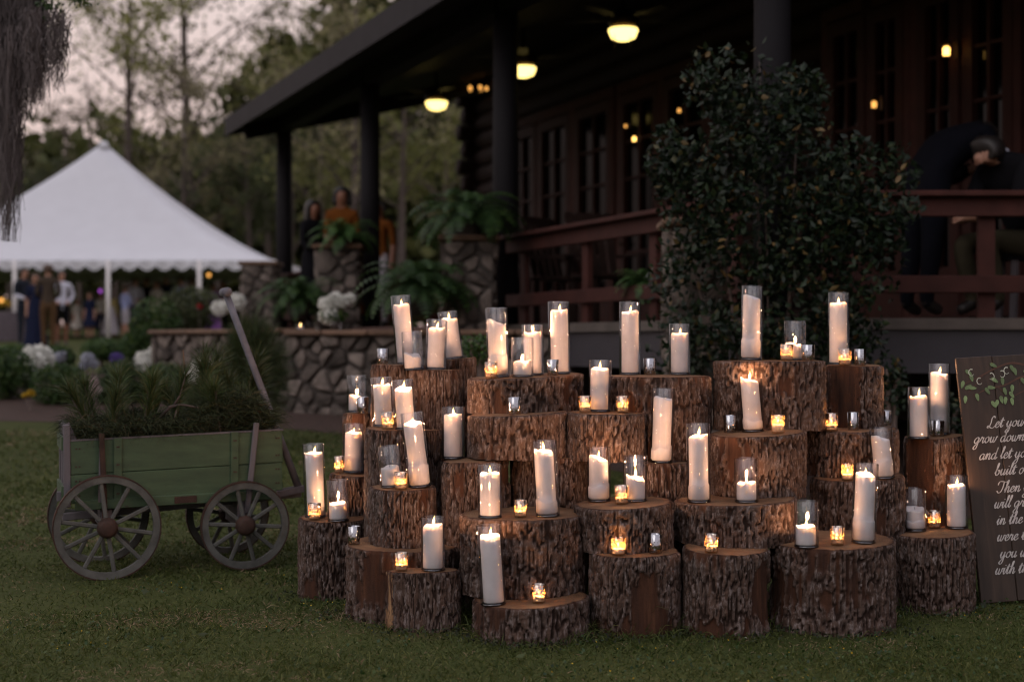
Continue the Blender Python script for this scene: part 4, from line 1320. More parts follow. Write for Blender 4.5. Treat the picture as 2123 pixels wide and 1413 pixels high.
MB().bar((.30, by0 - .026, wz(.3, bz0 - .012)), (.40, by0 - .026, wz(.4, bz0 - .012)), .006, .03).build('iron_plate', M['iron'], wagon)
for x_, zz in ((0, RB), (.615, RF + .015)):
    MB().bar((x_, -.0, zz), (x_, TW, zz), .04, .045, bev=.004).build('axle', M['grey_wood'], wagon)
    MB().bar((x_, by0, zz + (bz0 - zz) / 2), (x_, by1, zz + (bz0 - zz) / 2 + .001), .05, bz0 - zz - .03).build('bolster', M['grey_wood'], wagon)
MB().bar((-.18, TW / 2, .262), (.93, TW / 2, .33), .035, .035, bev=.004).build('reach_pole', M['grey_wood'], wagon)
MB().bar((-.21, by0 + .03, .375), (-.12, by0 + .03, .375), .05, .04).build('tail_block', M['grey_wood'], wagon)
for y_ in (TW / 2 - .05, TW / 2 + .05):
    MB().bar((.62, y_, .30), (.94, TW / 2 + (y_ - TW / 2) * .4, .355), .022, .03).build('tongue_brace', M['grey_wood'], wagon)
# handle leaning back over the box
hb, ht = Vector((.915, TW / 2, .365)), Vector((.568, TW / 2 + .0, 1.295))
MB().tube([hb, hb.lerp(ht, .35), hb.lerp(ht, .7), ht], [.019, .017, .0165, .0175], 10).build('handle', M['handle'], wagon, True)
MB().tube([ht + Vector((0, -.045, .008)), ht + Vector((0, .085, .008))], .022, 12).build('hand_grip', M['handle'], wagon, True)

def w2(x, y, z): return W0 + WA * x + WL * y + Vector((0, 0, z))
# pine straw heaped in the wagon
n = 16000
px_ = rng.uniform(bx0 + .02, bx1 - .03, n); py_ = rng.uniform(by0 + .01, by1 - .01, n)
hgt = .06 + .07 * vnoise(px_ * 6 + 5, py_ * 6 + 5, 91) + .09 * sstep(.35, .6, px_) * sstep(.76, .66, px_)
pz_ = .60 + hgt * rng.random(n) ** .45 + tilt * px_
bs = np.array([w2(a, b, c) for a, b, c in zip(px_, py_, pz_)])
d = unit(n); d[:, 2] = np.abs(d[:, 2]) * .5 - .05
put(link('pine_straw', blades('pine_straw', bs, d, rng.uniform(.06, .15, n), np.full(n, .0026), M['straw'], .6, 2)), kind='stuff')
MB_ = MB().box((0, 0, 0), (bx1 - bx0 - .05, by1 - by0 - .03, .22))
soil = MB_.build('soil', M['mulch'], wagon, loc=((bx0 + bx1) / 2, TW / 2, .50))
# pine sprigs stuck in the heap: a twig with long needle tufts
def sprig(seed, n_t=260, L=.30):
    R = np.random.default_rng(seed)
    s_ = np.sort(R.random(n_t) ** .6) * L
    base = np.stack([.02 * np.sin(s_ * 9), .015 * np.sin(s_ * 7 + 1), s_], 1)
    d_ = R.normal(size=(n_t, 3)); d_[:, 2] = np.abs(d_[:, 2]) + 1.1
    return blades('needles', base, d_, R.uniform(.07, .15, n_t), np.full(n_t, .0030), M['needle'], .25, 2), MB().tube([(0, 0, -.06), (.005, .005, L * .4), (.01, 0, L)], [.0045, .0035, .002], 5).mesh('twig', M['trunk'])
SP = [sprig(301 + i, 330, l) for i, l in enumerate((.16, .22, .30))]
sprigs = [(-.06, .15, .64, 1, -.5, .1), (-.02, .25, .65, 1, -.25, -.2), (.04, .12, .66, 0, -.1, .2), (.10, .3, .68, 1, .0, .1), (.17, .15, .68, 1, .15, -.1), (.24, .25, .68, 0, -.2, .2),
          (.31, .14, .69, 1, .1, .2), (.36, .3, .70, 0, .4, 0), (.44, .2, .72, 1, -.35, .1), (.47, .32, .74, 1, .2, .2), (.52, .14, .68, 0, -.3, -.1), (.58, .40, .70, 2, .1, .1),
          (.63, .38, .66, 1, -.1, .2), (.66, .40, .70, 2, .25, -.1), (.70, .39, .68, 1, .1, .15), (.50, .39, .70, 2, -.1, .05), (.745, .36, .64, 2, .25, 0), (.765, .2, .62, 1, .45, 0)]
ORD = 'first second third fourth fifth sixth seventh eighth ninth tenth eleventh twelfth thirteenth fourteenth fifteenth sixteenth seventeenth eighteenth'.split()
for i, (a, b, c, k, tx, ty) in enumerate(sorted(sprigs)):
    side = ('rear', 'middle', 'front')[min(2, int((a + .1) / .3))]
    r_ = empty('pine_sprig', w2(a, b, c), f'{ORD[i]} green pine sprig counted from the tail end of the wagon load', 'pine sprig', 'pine sprigs stuck in the wagon load', (ty, tx, i * 1.3))
    link('needles', SP[k][0], r_); link('twig', SP[k][1], r_)
for nm, pts in (('bare_twig', [(0, 0, 0), (.02, 0, .12), (.035, 0, .25), (.03, 0, .33)]),):
    t_ = MB().tube(pts, [.004, .0035, .003, .002], 6).build(nm, M['cut'], None, True, w2(.33, .2, .70))
    put(t_, 'thin bare tan twig rising from the wagon load', 'twig')
t_ = MB().tube([(0, 0, 0), (.05, -.01, .05), (.10, 0, .06), (.18, 0, .045)], [.007, .008, .006, .004], 7).tube([(.06, 0, .05), (.09, 0, .10)], [.006, .004], 6).build('broken_branch', M['trunk'], None, True, w2(.25, .17, .715))
put(t_, 'broken pale branch lying on the wagon load', 'branch')

# ================================================================== the painted sign
def sign():
    Ds = 5.78
    bl = P(2034, 1254, Ds); bl.z = 0.004
    roll, lean = math.radians(3.7), math.radians(7)
    root = empty('wooden_sign', bl, 'dark stained plank sign with white script verse leaning at the right edge', 'sign')
    root.rotation_euler = Euler((-lean, -roll, 0))
    root.rotation_euler = (Matrix.Rotation(-roll, 3, 'Y') @ Matrix.Rotation(-lean, 3, 'X')).to_euler()
    Hs, Ws = 1.005, .60
    pw = Ws / 4
    for k in range(4):
        MB().box((pw * (k + .5), .011, Hs / 2), (pw - .0018, .02, Hs - .004 * (k % 2)), bev=.0025).build('plank', M['sign'], root)
    for zz in (.16, .84): MB().box((Ws / 2, .03, zz), (Ws - .06, .018, .07)).build('batten', M['sign'], root)
    Mi = root.matrix_basis.copy()
    Mi = Matrix.LocRotScale(root.location, root.rotation_euler, None)
    nrm = (Mi.to_3x3() @ Vector((0, -1, 0)))
    inv = Mi.inverted()
    def uv(px, py):
        o = Vector((0, 0, CAMZ)); d_ = Vector(((px - CX) / F, 1, -(py - CY) / F))
        t_ = (root.location - o).dot(nrm) / d_.dot(nrm)
        l = inv @ (o + d_ * t_)
        return l.x, l.z
    def spline(pts, n=5):
        out = []
        for i in range(len(pts) - 1):
            p0, p1, p2, p3 = pts[max(i - 1, 0)], pts[i], pts[i + 1], pts[min(i + 2, len(pts) - 1)]
            for k in range(n):
                u = k / n
                out.append(tuple(.5 * (2 * b + (c - a) * u + (2 * a - 5 * b + 4 * c - d) * u * u + (3 * b - a - 3 * c + d) * u ** 3) for a, b, c, d in zip(p0, p1, p2, p3)))
        return out + [pts[-1]]
    def ribbon(mb, pts, wmax, y, wmin=None, nib=True):
        """a brush stroke: thick on the way down, thin on the way up"""
        L_, R_ = [], []
        for i, p in enumerate(pts):
            a, b = pts[max(i - 1, 0)], pts[min(i + 1, len(pts) - 1)]
            dx, dz = b[0] - a[0], b[1] - a[1]; l = math.hypot(dx, dz) or 1
            dx, dz = dx / l, dz / l
            w = wmax * (.42 + .58 * abs(dz * .94 - dx * .34) ** 1.2) if nib else wmax * (1 - .75 * i / len(pts))
            L_.append((p[0] - dz * w / 2, y, p[1] + dx * w / 2)); R_.append((p[0] + dz * w / 2, y, p[1] - dx * w / 2))
        n = len(pts)
        mb.add(L_ + R_, [(i, i + 1, n + i + 1, n + i) for i in range(n - 1)])
    bowl = [(.82, .82), (.52, 1), (.16, .72), (.1, .28), (.36, 0), (.7, .38), (.84, .95)]
    hump = [(.18, 0), (.36, .75), (.62, 1), (.74, .72), (.69, .15), (.82, 0), (1.1, .35)]
    asc = [(0, .35), (.36, 1.3), (.44, 1.95), (.26, 1.95), (.2, 1.0)]
    ucup = [(0, .35), (.2, 1), (.15, .3), (.35, 0), (.66, .42), (.77, 1)]
    G = {
     'a': ([bowl + [(.76, .3), (.88, 0), (1.15, .35)]], 1.12), 'd': ([bowl[:-1] + [(.9, 1.95), (.77, .3), (.9, 0), (1.15, .35)]], 1.12),
     'b': ([asc + [(.17, .3), (.42, 0), (.76, .3), (.7, .85), (.46, .8), (.8, .72), (1.05, .8)]], 1.0), 'e': ([[(0, .35), (.5, .55), (.64, .86), (.4, 1), (.15, .62), (.2, .15), (.5, 0), (.9, .38)]], .86),
     'f': ([[(0, .35), (.42, 1.4), (.52, 1.95), (.3, 1.9), (.24, 1), (.16, -.8), (.02, -.9), (.12, -.3), (.6, .35)]], .62), 'g': ([bowl + [(.74, -.6), (.44, -1), (.14, -.75), (.5, -.2), (1.15, .38)]], 1.12),
     'h': ([asc + hump], 1.05), 'i': ([[(0, .35), (.24, 1), (.19, .2), (.32, 0), (.6, .35)], [(.3, 1.45), (.33, 1.36)]], .58),
     'k': ([asc + [(.16, 0), (.3, .6), (.6, .95), (.62, .7), (.32, .55), (.66, .1), (.95, .3)]], .95), 'l': ([asc + [(.18, .3), (.32, 0), (.6, .35)]], .56),
     'm': ([[(0, .35), (.15, .95), (.24, .9), (.16, 0), (.32, .75), (.52, 1), (.58, .7), (.54, 0), (.7, .75), (.92, 1), (1.02, .7), (.97, .15), (1.1, 0), (1.35, .35)]], 1.32),
     'n': ([[(0, .35), (.15, .95), (.25, .88)] + hump], 1.06), 'o': ([[(.1, .35), (.2, .82), (.55, 1), (.2, .78), (.12, .3), (.42, 0), (.76, .36), (.7, .85), (.52, 1), (.76, .8), (1.02, .86)]], .98),
     'r': ([[(0, .35), (.2, 1.06), (.3, .84), (.56, .92), (.5, .3), (.62, 0), (.86, .35)]], .82), 's': ([[(0, .35), (.36, 1.05), (.44, .7), (.6, .3), (.4, 0), (.12, .12), (.8, .35)]], .74),
     't': ([[(0, .35), (.38, 1.65), (.25, .3), (.38, 0), (.7, .35)], [(-.05, 1.12), (.35, 1.2), (.75, 1.2)]], .66), 'u': ([ucup + [(.72, .2), (.84, 0), (1.1, .35)]], 1.06),
     'v': ([[(0, .35), (.2, 1), (.3, .1), (.46, 0), (.76, .9), (1, .85)]], .96), 'w': ([[(0, .35), (.2, 1), (.15, .25), (.35, 0), (.6, .4), (.66, .95), (.64, .2), (.86, 0), (1.1, .5), (1.16, .95), (1.4, .86)]], 1.36),
     'y': ([ucup + [(.7, -.6), (.4, -1), (.1, -.75), (.5, -.2), (1.1, .38)]], 1.06), ',': ([[(.12, .1), (.14, -.05), (.02, -.3)]], .4), '.': ([[(.1, .08), (.16, .0)]], .4), ' ': ([], .62),
     'L': ([[(1.05, 1.65), (.8, 2.0), (.5, 1.6), (.5, .8), (.3, .1), (0, .12), (.12, .38), (.6, .06), (1.05, -.05), (1.45, .35)]], 1.38),
     'T': ([[(-.3, 1.3), (-.1, 1.85), (.5, 1.85), (1.1, 1.75), (1.65, 2.05)], [(.75, 1.82), (.72, .8), (.5, .12), (.1, .0), (-.25, .35)]], 1.15)}
    lines = [('Let your roots', 2046, 887), ('grow down into him,', 2018, 919), ('and let your lives be', 2029, 953), ('built on him.', 2061, 985), ('Then your faith', 2068, 1021),
             ('will grow strong', 2060, 1053), ('in the truth you', 2065, 1087), ('were taught, and', 2066, 1121), ('you will overflow', 2072, 1156), ('with thankfulness.', 2062, 1190)]
    XH = .0240
    for txt, px, py in lines:
        x0, z0 = uv(px, py)
        mb = MB(); cx_ = 0
        avail = (Ws - .025) - x0
        tot = sum(G[c][1] for c in txt) * XH * .92
        k = min(1.0, avail / tot)
        for ch in txt:
            for stroke in G[ch][0]:
                pts = [(x0 + (cx_ + a * .92 + b * .38) * XH * k, z0 + b * XH) for a, b in stroke]
                ribbon(mb, spline(pts), .0052, -.0016)
            cx_ += G[ch][1] * .92
        mb.build('lettering', M['paint_white'], root)
    # painted branch with leaves over the verse
    def pts(*pp_): return [uv(*p) for p in pp_]
    br = MB()
    for k, (sp_, w_) in enumerate(((pts((2150, 762), (2100, 752), (2066, 762), (2035, 778), (2010, 790), (2000, 795)), .010), (pts((2150, 775), (2115, 782), (2085, 797), (2055, 804), (2033, 812), (2025, 822)), .009),
                    (pts((2150, 800), (2118, 812), (2100, 822)), .006), (pts((2040, 775), (2020, 800), (2006, 815)), .004), (pts((2066, 800), (2080, 812)), .004), (pts((2118, 782), (2112, 800)), .004))):
        ribbon(br, spline(sp_, 8), w_, -.0012 - .0002 * k, nib=False)
    br.build('painted_branch', M['paint_brown'], root)
    lv = [(2008, 772, 40), (2014, 783, 80), (1995, 797, 110), (2007, 802, -30), (2016, 804, 10), (2001, 828, 100), (2026, 823, 80), (2047, 810, 60), (2055, 803, 10), (2062, 788, 40), (2078, 790, 90),
          (2059, 757, 30), (2098, 764, 70), (2104, 770, 80), (2083, 811, 80), (2098, 805, 95), (2097, 818, 60), (2066, 836, 110), (2060, 838, 60), (2076, 828, 80), (2084, 830, 100), (2098, 832, 85), (2121, 790, 60), (2128, 772, 40)]
    for k, (px, py, a) in enumerate(lv):
        x, z = uv(px, py); an = math.radians(-a)
        u = (math.cos(an), math.sin(an)); n_ = (-u[1], u[0])
        out = []
        for i in range(10):
            q_ = 2 * PI * i / 10
            l_, w_ = .0165 * math.cos(q_), .0075 * math.sin(q_) * (1 - .35 * math.cos(q_))
            out.append((x + u[0] * l_ + n_[0] * w_, -.0030 - .00005 * k, z + u[1] * l_ + n_[1] * w_))
        MB().add(out, [tuple(range(10))]).build('painted_leaf', M['paint_green'], root)
    tn = MB()
    for px, py, s_ in ((2013, 772, 1), (2030, 790, 1), (2055, 780, -1), (2077, 775, -1), (2086, 768, 1)):
        x, z = uv(px, py)
        ribbon(tn, [(x + .011 * s_ * math.cos(q_ / 6 * 4 + 1), z + .014 * math.sin(q_ / 6 * 4 + 1)) for q_ in range(8)], .0045, -.0045, nib=False)
    tn.build('painted_tendril', M['paint_pale'], root)
sign()

# ================================================================== the glossy shrub by the corner post
def big_shrub():
    root = empty('leafy_shrub', P(1580, 820, 8.6), 'large dark glossy leaved shrub in front of the porch corner post', 'shrub')
    o = P(1580, 820, 8.5); o.z = gz(8.5); root.location = o
    o_ = np.array(o)
    ell = [(1600, 290, 150, 170, 900), (1490, 400, 135, 150, 850), (1740, 420, 140, 150, 950), (1610, 540, 215, 220, 1500), (1420, 600, 85, 150, 650), (1800, 520, 85, 130, 500),
           (1860, 350, 50, 60, 170), (1570, 150, 45, 75, 140), (1480, 180, 70, 90, 230), (1390, 330, 55, 80, 260), (1660, 200, 60, 70, 200), (1560, 700, 190, 110, 1000), (1790, 700, 50, 90, 240), (1700, 640, 110, 110, 500), (1870, 430, 45, 40, 120), (1420, 730, 80, 70, 350)]
    P_ = []
    for cx_, cy_, rx, ry, n in ell:
        D = 8.45
        c = P(cx_, cy_, D); k = D / F
        P_.append(blob(int(n * (2.1 if cy_ < 560 else 1.1)), c, (rx * k, .52 * (rx + ry) / 2 * k + .12, ry * k), .42))
    P_ = np.concatenate(P_)
    P_ = P_[P_[:, 2] > gz(8.5) + .02]
    # clumps: keep where a coarse noise is high so that gaps open
    q = P_ - o_
    nz = vnoise(q[:, 0] * 5 + 50, q[:, 2] * 5 + 50, 61) * .6 + vnoise(q[:, 0] * 11 + 50 + q[:, 1] * 9, q[:, 2] * 11 + 50, 62) * .4
    q = q[(nz > .43) | (rng.random(len(q)) < .2)]
    near = np.argsort(q[:, 1])
    # the 290 nearest leaves singly, the rest as one mass
    pick = rng.choice(near[:2000], 290, replace=False)
    protos = []
    for k in range(6):
        L, W = .050 + .006 * (k % 3), .026 + .003 * (k % 2)
        v = [(-L / 2, 0, 0), (-L / 5, W / 2, .004), (L / 6, W / 2 * .9, .004), (L / 2, 0, -.006), (L / 6, -W / 2 * .9, .004), (-L / 5, -W / 2, .004), (-L / 5, 0, -.001), (L / 6, 0, -.001)]
        f = [(0, 6, 1), (1, 6, 7, 2), (2, 7, 3), (0, 5, 6), (5, 4, 7, 6), (4, 3, 7)]
        me = MB().add(v, f).mesh('leaf', M['leaf_bush'], True)
        a = me.attributes.new('tone', 'FLOAT', 'POINT'); a.data.foreach_set('value', [.25 + .13 * k + (.1 if k == 5 else 0)] * len(v))
        protos.append(me)
    for i in pick:
        link('leaf', protos[int(rng.integers(0, 6)) if rng.random() < .8 else 1], root, Vector(q[i]), (rng.uniform(-.9, 1.2), rng.uniform(-1.0, .6), rng.uniform(0, 6.28)))
    rest = np.delete(q, pick, axis=0)
    put(link('foliage', leaf_mesh('foliage', rest, .056, .029, M['leaf_bush'], up=np.array([0, -.5, .7]), fold=True), root), kind='stuff')
    tk = MB()
    for bx, tx, ty, r in ((1570, 1575, 330, .035), (1600, 1660, 260, .024), (1560, 1470, 300, .022), (1610, 1780, 430, .02), (1550, 1420, 480, .018), (1590, 1582, 120, .012)):
        b, t_ = P(bx, 820, 8.5), P(tx, ty, 8.45)
        b.z = gz(8.5) - .03
        m_ = b.lerp(t_, .5) + Vector((.04, 0, .06))
        tk.tube([b - o, m_ - o + Vector((0, .12, 0)), t_ - o + Vector((0, .12, 0))], [r * .8, r * .55, r * .2], 7)
    tk.build('stem', M['trunk'], root, True)
big_shrub()

def shrub(name, label, cat, px, py, D, rx, ry, mat, n, leaf, group=None, up=None, ryd=None, stem=True):
    """a clipped or loose bush: px, py its middle, rx, ry its half size in photo pixels"""
    k = D / F
    c = P(px, py, D)
    root = empty(name, (c.x, D, gz(D)), label, cat, group)
    off = np.array([0, 0, c.z - gz(D)])
    q = blob(n, off, (rx * k, (ryd or rx) * k, ry * k), .38)
    q = q[q[:, 2] > -.02]
    nz = vnoise(q[:, 0] * 4 / (rx * k) + 50, q[:, 2] * 4 / (ry * k) + 50 + q[:, 1] * 2, int(px) + 7)
    q = q[(nz > .33) | (rng.random(len(q)) < .35)]
    put(link('foliage', leaf_mesh('foliage', q, leaf, leaf * .55, mat, up=up if up is not None else np.array([0, -.3, .8])), root), kind='stuff')
    if stem:
        s_ = MB()
        for k_ in range(3):
            a = k_ * 2.1
            s_.tube([(0, 0, -.05), (.3 * rx * k * math.cos(a), .3 * rx * k * math.sin(a), off[2]), (.6 * rx * k * math.cos(a), .5 * rx * k * math.sin(a), off[2] + ry * k * .5)], [.025, .015, .006], 6)
        s_.build('stem', M['trunk'], root)
    return root
BX = 'clipped boxwoods in the flower bed'
for px, py, D, rx, ry, lab in ((15, 775, 14.6, 60, 58, 'clipped boxwood at the left edge of the picture behind the lawn'), (125, 800, 14.2, 62, 50, 'clipped boxwood below the big white blooms at left'),
        (255, 800, 14.2, 62, 55, 'clipped boxwood in the middle of the front row behind the wagon'), (345, 800, 14.4, 55, 50, 'clipped boxwood at the right of the front row behind the wagon'),
        (30, 738, 18.5, 42, 26, 'boxwood in the rear row below the man in a white shirt'), (118, 740, 18.0, 40, 24, 'boxwood in the rear row below the man in brown'),
        (215, 724, 19.0, 48, 24, 'low boxwood in the rear row below the children'), (290, 716, 18.8, 42, 38, 'low boxwood in the rear row beside the round bush')):
    shrub('boxwood', lab, 'boxwood', px, py, D, rx, ry, M['leaf_box'], 5200, .038, BX)
shrub('round_bush', 'tall round dark bush in front of the tent', 'bush', 322, 680, 18.5, 55, 68, M['leaf_box'], 3200, .055)
shrub('dark_bush', 'dark loose bush with a red flower beside the round bush', 'bush', 395, 640, 19.5, 70, 48, M['leaf_dark'], 3000, .06)
shrub('camellia_bush', 'small green bush low behind the top left stumps', 'bush', 985, 725, 8.4, 40, 34, M['leaf_box'], 700, .03)
shrub('azalea_bush', 'low dark bush with ochre leaves under the deck at right', 'bush', 1960, 860, 8.2, 60, 50, M['leaf_bush'], 700, .04)
shrub('azalea_bush', 'low dark bush under the deck between the shrub and the right stumps', 'bush', 1845, 800, 8.3, 40, 70, M['leaf_bush'], 520, .04)

def bloom(name, label, px, py, D, blobs, mat, group=None, cat='flowers', stems=True, z0=None):
    """a head of flowers made of many small petals; blobs in pixels off the centre"""
    k = D / F
    c = P(px, py, D)
    zb = gz(D) if z0 is None else z0
    root = empty(name, (c.x, D, zb), label, cat, group)
    off = c - root.location
    for dx, dy, r in blobs:
        n = int(40 + r * 14)
        q = blob(n, np.array(off) + np.array([dx * k, 0, -dy * k]), (r * k, r * k, r * k * .85), .25)
        link('flower_head', leaf_mesh('flower_head', q, max(.03, r * k * .32), max(.022, r * k * .25), mat), root)
    if stems:
        s_ = MB()
        for dx, dy, r in blobs: s_.tube([(0, 0, 0), (off.x + dx * k, 0, off.z - dy * k)], .006, 5)
        s_.build('stem', M['trunk'], root)
    return root
WB = 'white hydrangea clusters in the flower bed'
bloom('white_hydrangea', 'big pair of white hydrangea heads at the far left of the bed', 68, 752, 15.2, [(8, -8, 36), (-22, 18, 28)], M['petal'], WB)
bloom('white_hydrangea', 'white hydrangea pair at the right end of the hedge', 322, 742, 16.0, [(16, -8, 31), (-18, 8, 27)], M['petal'], WB)
bloom('white_hydrangea', 'white hydrangea low beside the wagon load', 414, 770, 13.9, [(6, -6, 25), (-16, 12, 17)], M['petal'], WB)
bloom('white_hydrangea', 'white hydrangea pair by the end of the wagon handle', 470, 632, 17.5, [(-14, 6, 19), (18, -6, 22)], M['petal'], WB)
bloom('pale_blue_flowers', 'pale blue flowers between the left boxwoods', 182, 748, 15.4, [(0, -6, 14), (-8, 10, 11), (12, 6, 11)], M['petal_blue'])
bloom('pale_blue_flowers', 'pale lilac flowers right of the big white pair', 122, 742, 16.2, [(0, 0, 14), (8, -8, 8)], M['petal_blue'])
bloom('pale_blue_flowers', 'pale lilac flowers right of the white pair by the wall', 368, 746, 15.6, [(0, 0, 12), (-4, 12, 10)], M['petal_blue'])
bloom('purple_flowers', 'small purple flower mound above the middle boxwood', 242, 742, 15.6, [(0, 0, 15)], M['petal_purple'])
bloom('yellow_pansies', 'yellow pansies in front of the left hedge', 64, 815, 13.6, [(0, 0, 8), (-12, 4, 5)], M['petal_yellow'])
bloom('pink_flowers', 'pale pink flower clump low between two boxwoods', 191, 806, 13.5, [(0, 0, 19), (2, -14, 12)], M['petal_pink'])
bloom('red_flower', 'single red flower in the dark bush', 414, 635, 18.6, [(0, 0, 6)], simple('red_petal', (.35, .02, .02)))

# vase of hydrangeas and the tea light on the wall ledge
vz = 1.17
vb = P(697, 690, 13.25)
bloom('hydrangea_bouquet', 'white hydrangea bouquet in a glass vase on the stone wall ledge', 692, 640, 13.2, [(-14, -10, 20), (-10, 14, 22), (18, -16, 16), (2, -22, 17), (34, -22, 11)], M['petal'], None, 'bouquet', True, vz)
g = MB().lathe([(0, 0), (.05, 0), (.055, .01), (.06, .15), (.056, .15), (.05, .012), (0, .012)], 20).build('glass_vase', M['glass'], None, True, (vb.x, 13.2, vz))
put(g, 'small clear glass vase holding the hydrangeas on the ledge', 'vase')
lv = P(690, 665, 13.2)
q = blob(160, np.array([lv.x, 13.2, vz + .13]), (.14, .1, .07), .5)
put(link('vase_greenery', leaf_mesh('vase_greenery', q, .06, .035, M['leaf_box'])), 'green leaves round the neck of the hydrangea vase', 'leaves')
tl = P(623, 684, 13.25)
tt = empty('tea_light', (tl.x, 13.25, vz), 'single lit tea light glowing on the stone wall ledge', 'candle')
MB().lathe([(0, 0), (.03, 0), (.033, .05), (.03, .05), (.028, .006), (0, .006)], 18).build('glass_cup', M['glass'], tt, True)
MB().lathe([(0, .007), (.026, .007), (.026, .03), (0, .029)], 14).build('wax', M['wax'], tt, True)
link('flame', FL, tt, (0, 0, .032)).scale = (1.5, 1.5, 1.3)
flame_light(tt, (0, 0, .05), .2)

# ferns
def fern_mesh(seed, n_f=46, L=.6):
    R = np.random.default_rng(seed)
    vs, fs = [], []
    for f_ in range(n_f):
        a = R.uniform(0, 6.28); el = R.uniform(.35, 1.35); l = L * R.uniform(.7, 1.15)
        u = np.array([math.cos(a), math.sin(a), 0])
        m = 15
        p = np.zeros(3); ang = el
        for k in range(m):
            st_ = l / m
            dvec = u * math.cos(ang) + np.array([0, 0, math.sin(ang)])
            q_ = p + dvec * st_
            sdv = np.array([-u[1], u[0], 0])
            w = .11 * l / .6 * math.sin(math.pi * (k + .7) / (m + .6)) ** .8
            for s_ in (-1, 1):
                b = len(vs)
                tip = p + sdv * s_ * w + dvec * w * .35 + np.array([0, 0, -w * .25])
                vs += [tuple(p), tuple(p + dvec * st_ * .8), tuple(tip)]
                fs.append((b, b + 1, b + 2))
            p = q_; ang -= (.10 + .05 * k / m) * 1.15
    n = len(vs)
    return np_mesh('fronds', np.array(vs), np.array(fs), M['fern'], attrs={'tone': np.repeat(R.random(n // 3), 3)})
FM = [fern_mesh(5, 60, .62), fern_mesh(6, 70, .7)]
def fern(px, py, D, s, label, k=0):
    c = P(px, py, D)
    r_ = empty('fern', c, label, 'fern', 'ferns by the porch steps', (0, 0, px))
    r_.scale = (s, s, s)
    put(link('fronds', FM[k], r_), kind='stuff')
    MB().lathe([(0, -.2), (.11, -.2), (.15, 0), (.13, 0), (0, -.03)], 16).build('pot', M['mortar'], r_, True)
fern(968, 462, 12.9, .92, 'bushy fern on top of the big stone pillar by the middle post', 1)
fern(712, 497, 16.7, .80, 'fern on the stone pillar in front of the guests', 0)
fern(868, 610, 12.75, .98, 'largest fern standing on the terrace left of the big stone pillar', 1)
fern(618, 625, 16.2, .95, 'dark fern on the terrace left of the middle stone pillar', 0)
fern(1345, 600, 11.2, .55, 'small fern in a pot on the deck behind the left railing', 0)

# pine shrub behind the wagon, needles
def needle_bush(name, label, px, py, D, rx, ry, n, seed):
    k = D / F; c = P(px, py, D)
    root = empty(name, (c.x, D, gz(D)), label, 'bush')
    off = np.array([0, 0, c.z - gz(D)])
    q = blob(n, off, (rx * k, rx * k * .8, ry * k), .4); q = q[q[:, 2] > 0]
    d_ = (q - off) / np.array([rx * k, rx * k, ry * k]) + unit(len(q)) * .5 + np.array([0, 0, .6])
    put(link('needles', blades('needles', q, d_, rng.uniform(.10, .2, len(q)), np.full(len(q), .0045), M['needle'], .3, 2), root), kind='stuff')
    MB().tube([(0, 0, -.05), (.02, 0, off[2]), (0, 0, off[2] + ry * k * .7)], [.03, .02, .006], 7).build('stem', M['trunk'], root)
needle_bush('pine_shrub', 'soft dark pine shrub behind the wagon handle', 525, 770, 11.2, 60, 105, 5200, 1)
needle_bush('pine_shrub', 'low spread of pine behind the right half of the wagon', 440, 840, 11.0, 70, 45, 2200, 2)

# ================================================================== the tent
def tent():
    Df, hx, hy, ez, pz, cxp = 38.3, 5.92, 4.2, 3.24, 7.0, -12.2
    zg = gz(Df)
    root = empty('white_tent', (cxp, Df + hy, zg), 'big white peaked marquee tent with a scalloped valance on the far lawn', 'tent')
    o = root.location
    N = 40
    us = np.linspace(-1, 1, N + 1)
    U, W_ = np.meshgrid(us, us)
    t_ = np.maximum(np.abs(U), np.abs(W_))
    Zt = (ez - zg) + (pz - ez) * (1 - t_) ** 1.52
    v = np.stack([U * hx, W_ * hy, Zt], -1).reshape(-1, 3)
    ii = np.arange((N + 1) ** 2).reshape(N + 1, N + 1)
    q = np.stack([ii[:-1, :-1], ii[:-1, 1:], ii[1:, 1:], ii[1:, :-1]], -1).reshape(-1, 4)
    link('canopy', np_mesh('canopy', v, q, M['canvas'], True), root)
    MB().lathe([(0, pz - zg + .04), (.10, pz - zg + .02), (.2, pz - zg - .2), (.1, pz - zg - .22)], 12).build('peak_cap', M['canvas'], root, True)
    def valance(a, b):
        mb = MB(); L = (Vector(b) - Vector(a)).length; n = int(L / .47) * 8
        vs = []
        for i in range(n + 1):
            p = Vector(a).lerp(Vector(b), i / n)
            s_ = abs(math.sin(PI * i / 8))
            nn = (Vector(b) - Vector(a)).normalized().cross(Vector((0, 0, 1)))
            vs += [p + Vector((0, 0, .0)), p + nn * (.03 * math.sin(i * .8)) + Vector((0, 0, -.15 - .13 * s_))]
        mb.add(vs, [(2*i, 2*i+2, 2*i+3, 2*i+1) for i in range(n)])
        mb.build('valance', M['canvas'], root)
    e = ez - zg
    cs = [(-hx, -hy, e), (hx, -hy, e), (hx, hy, e), (-hx, hy, e)]
    for i in range(4): valance(cs[i], cs[(i + 1) % 4])
    for px in (-350, -160, 30, 224, 413, 570):
        x = (px - CX) / F * Df - cxp
        for y in (-hy + .02, hy - .05):
            MB().tube([(x, y, 0), (x, y, e)], .06, 10).build('pole', M['white_metal'], root, True)
    MB().tube([(0, 0, 0), (0, 0, pz - zg)], .08, 10).build('centre_pole', M['white_metal'], root, True)
tent()
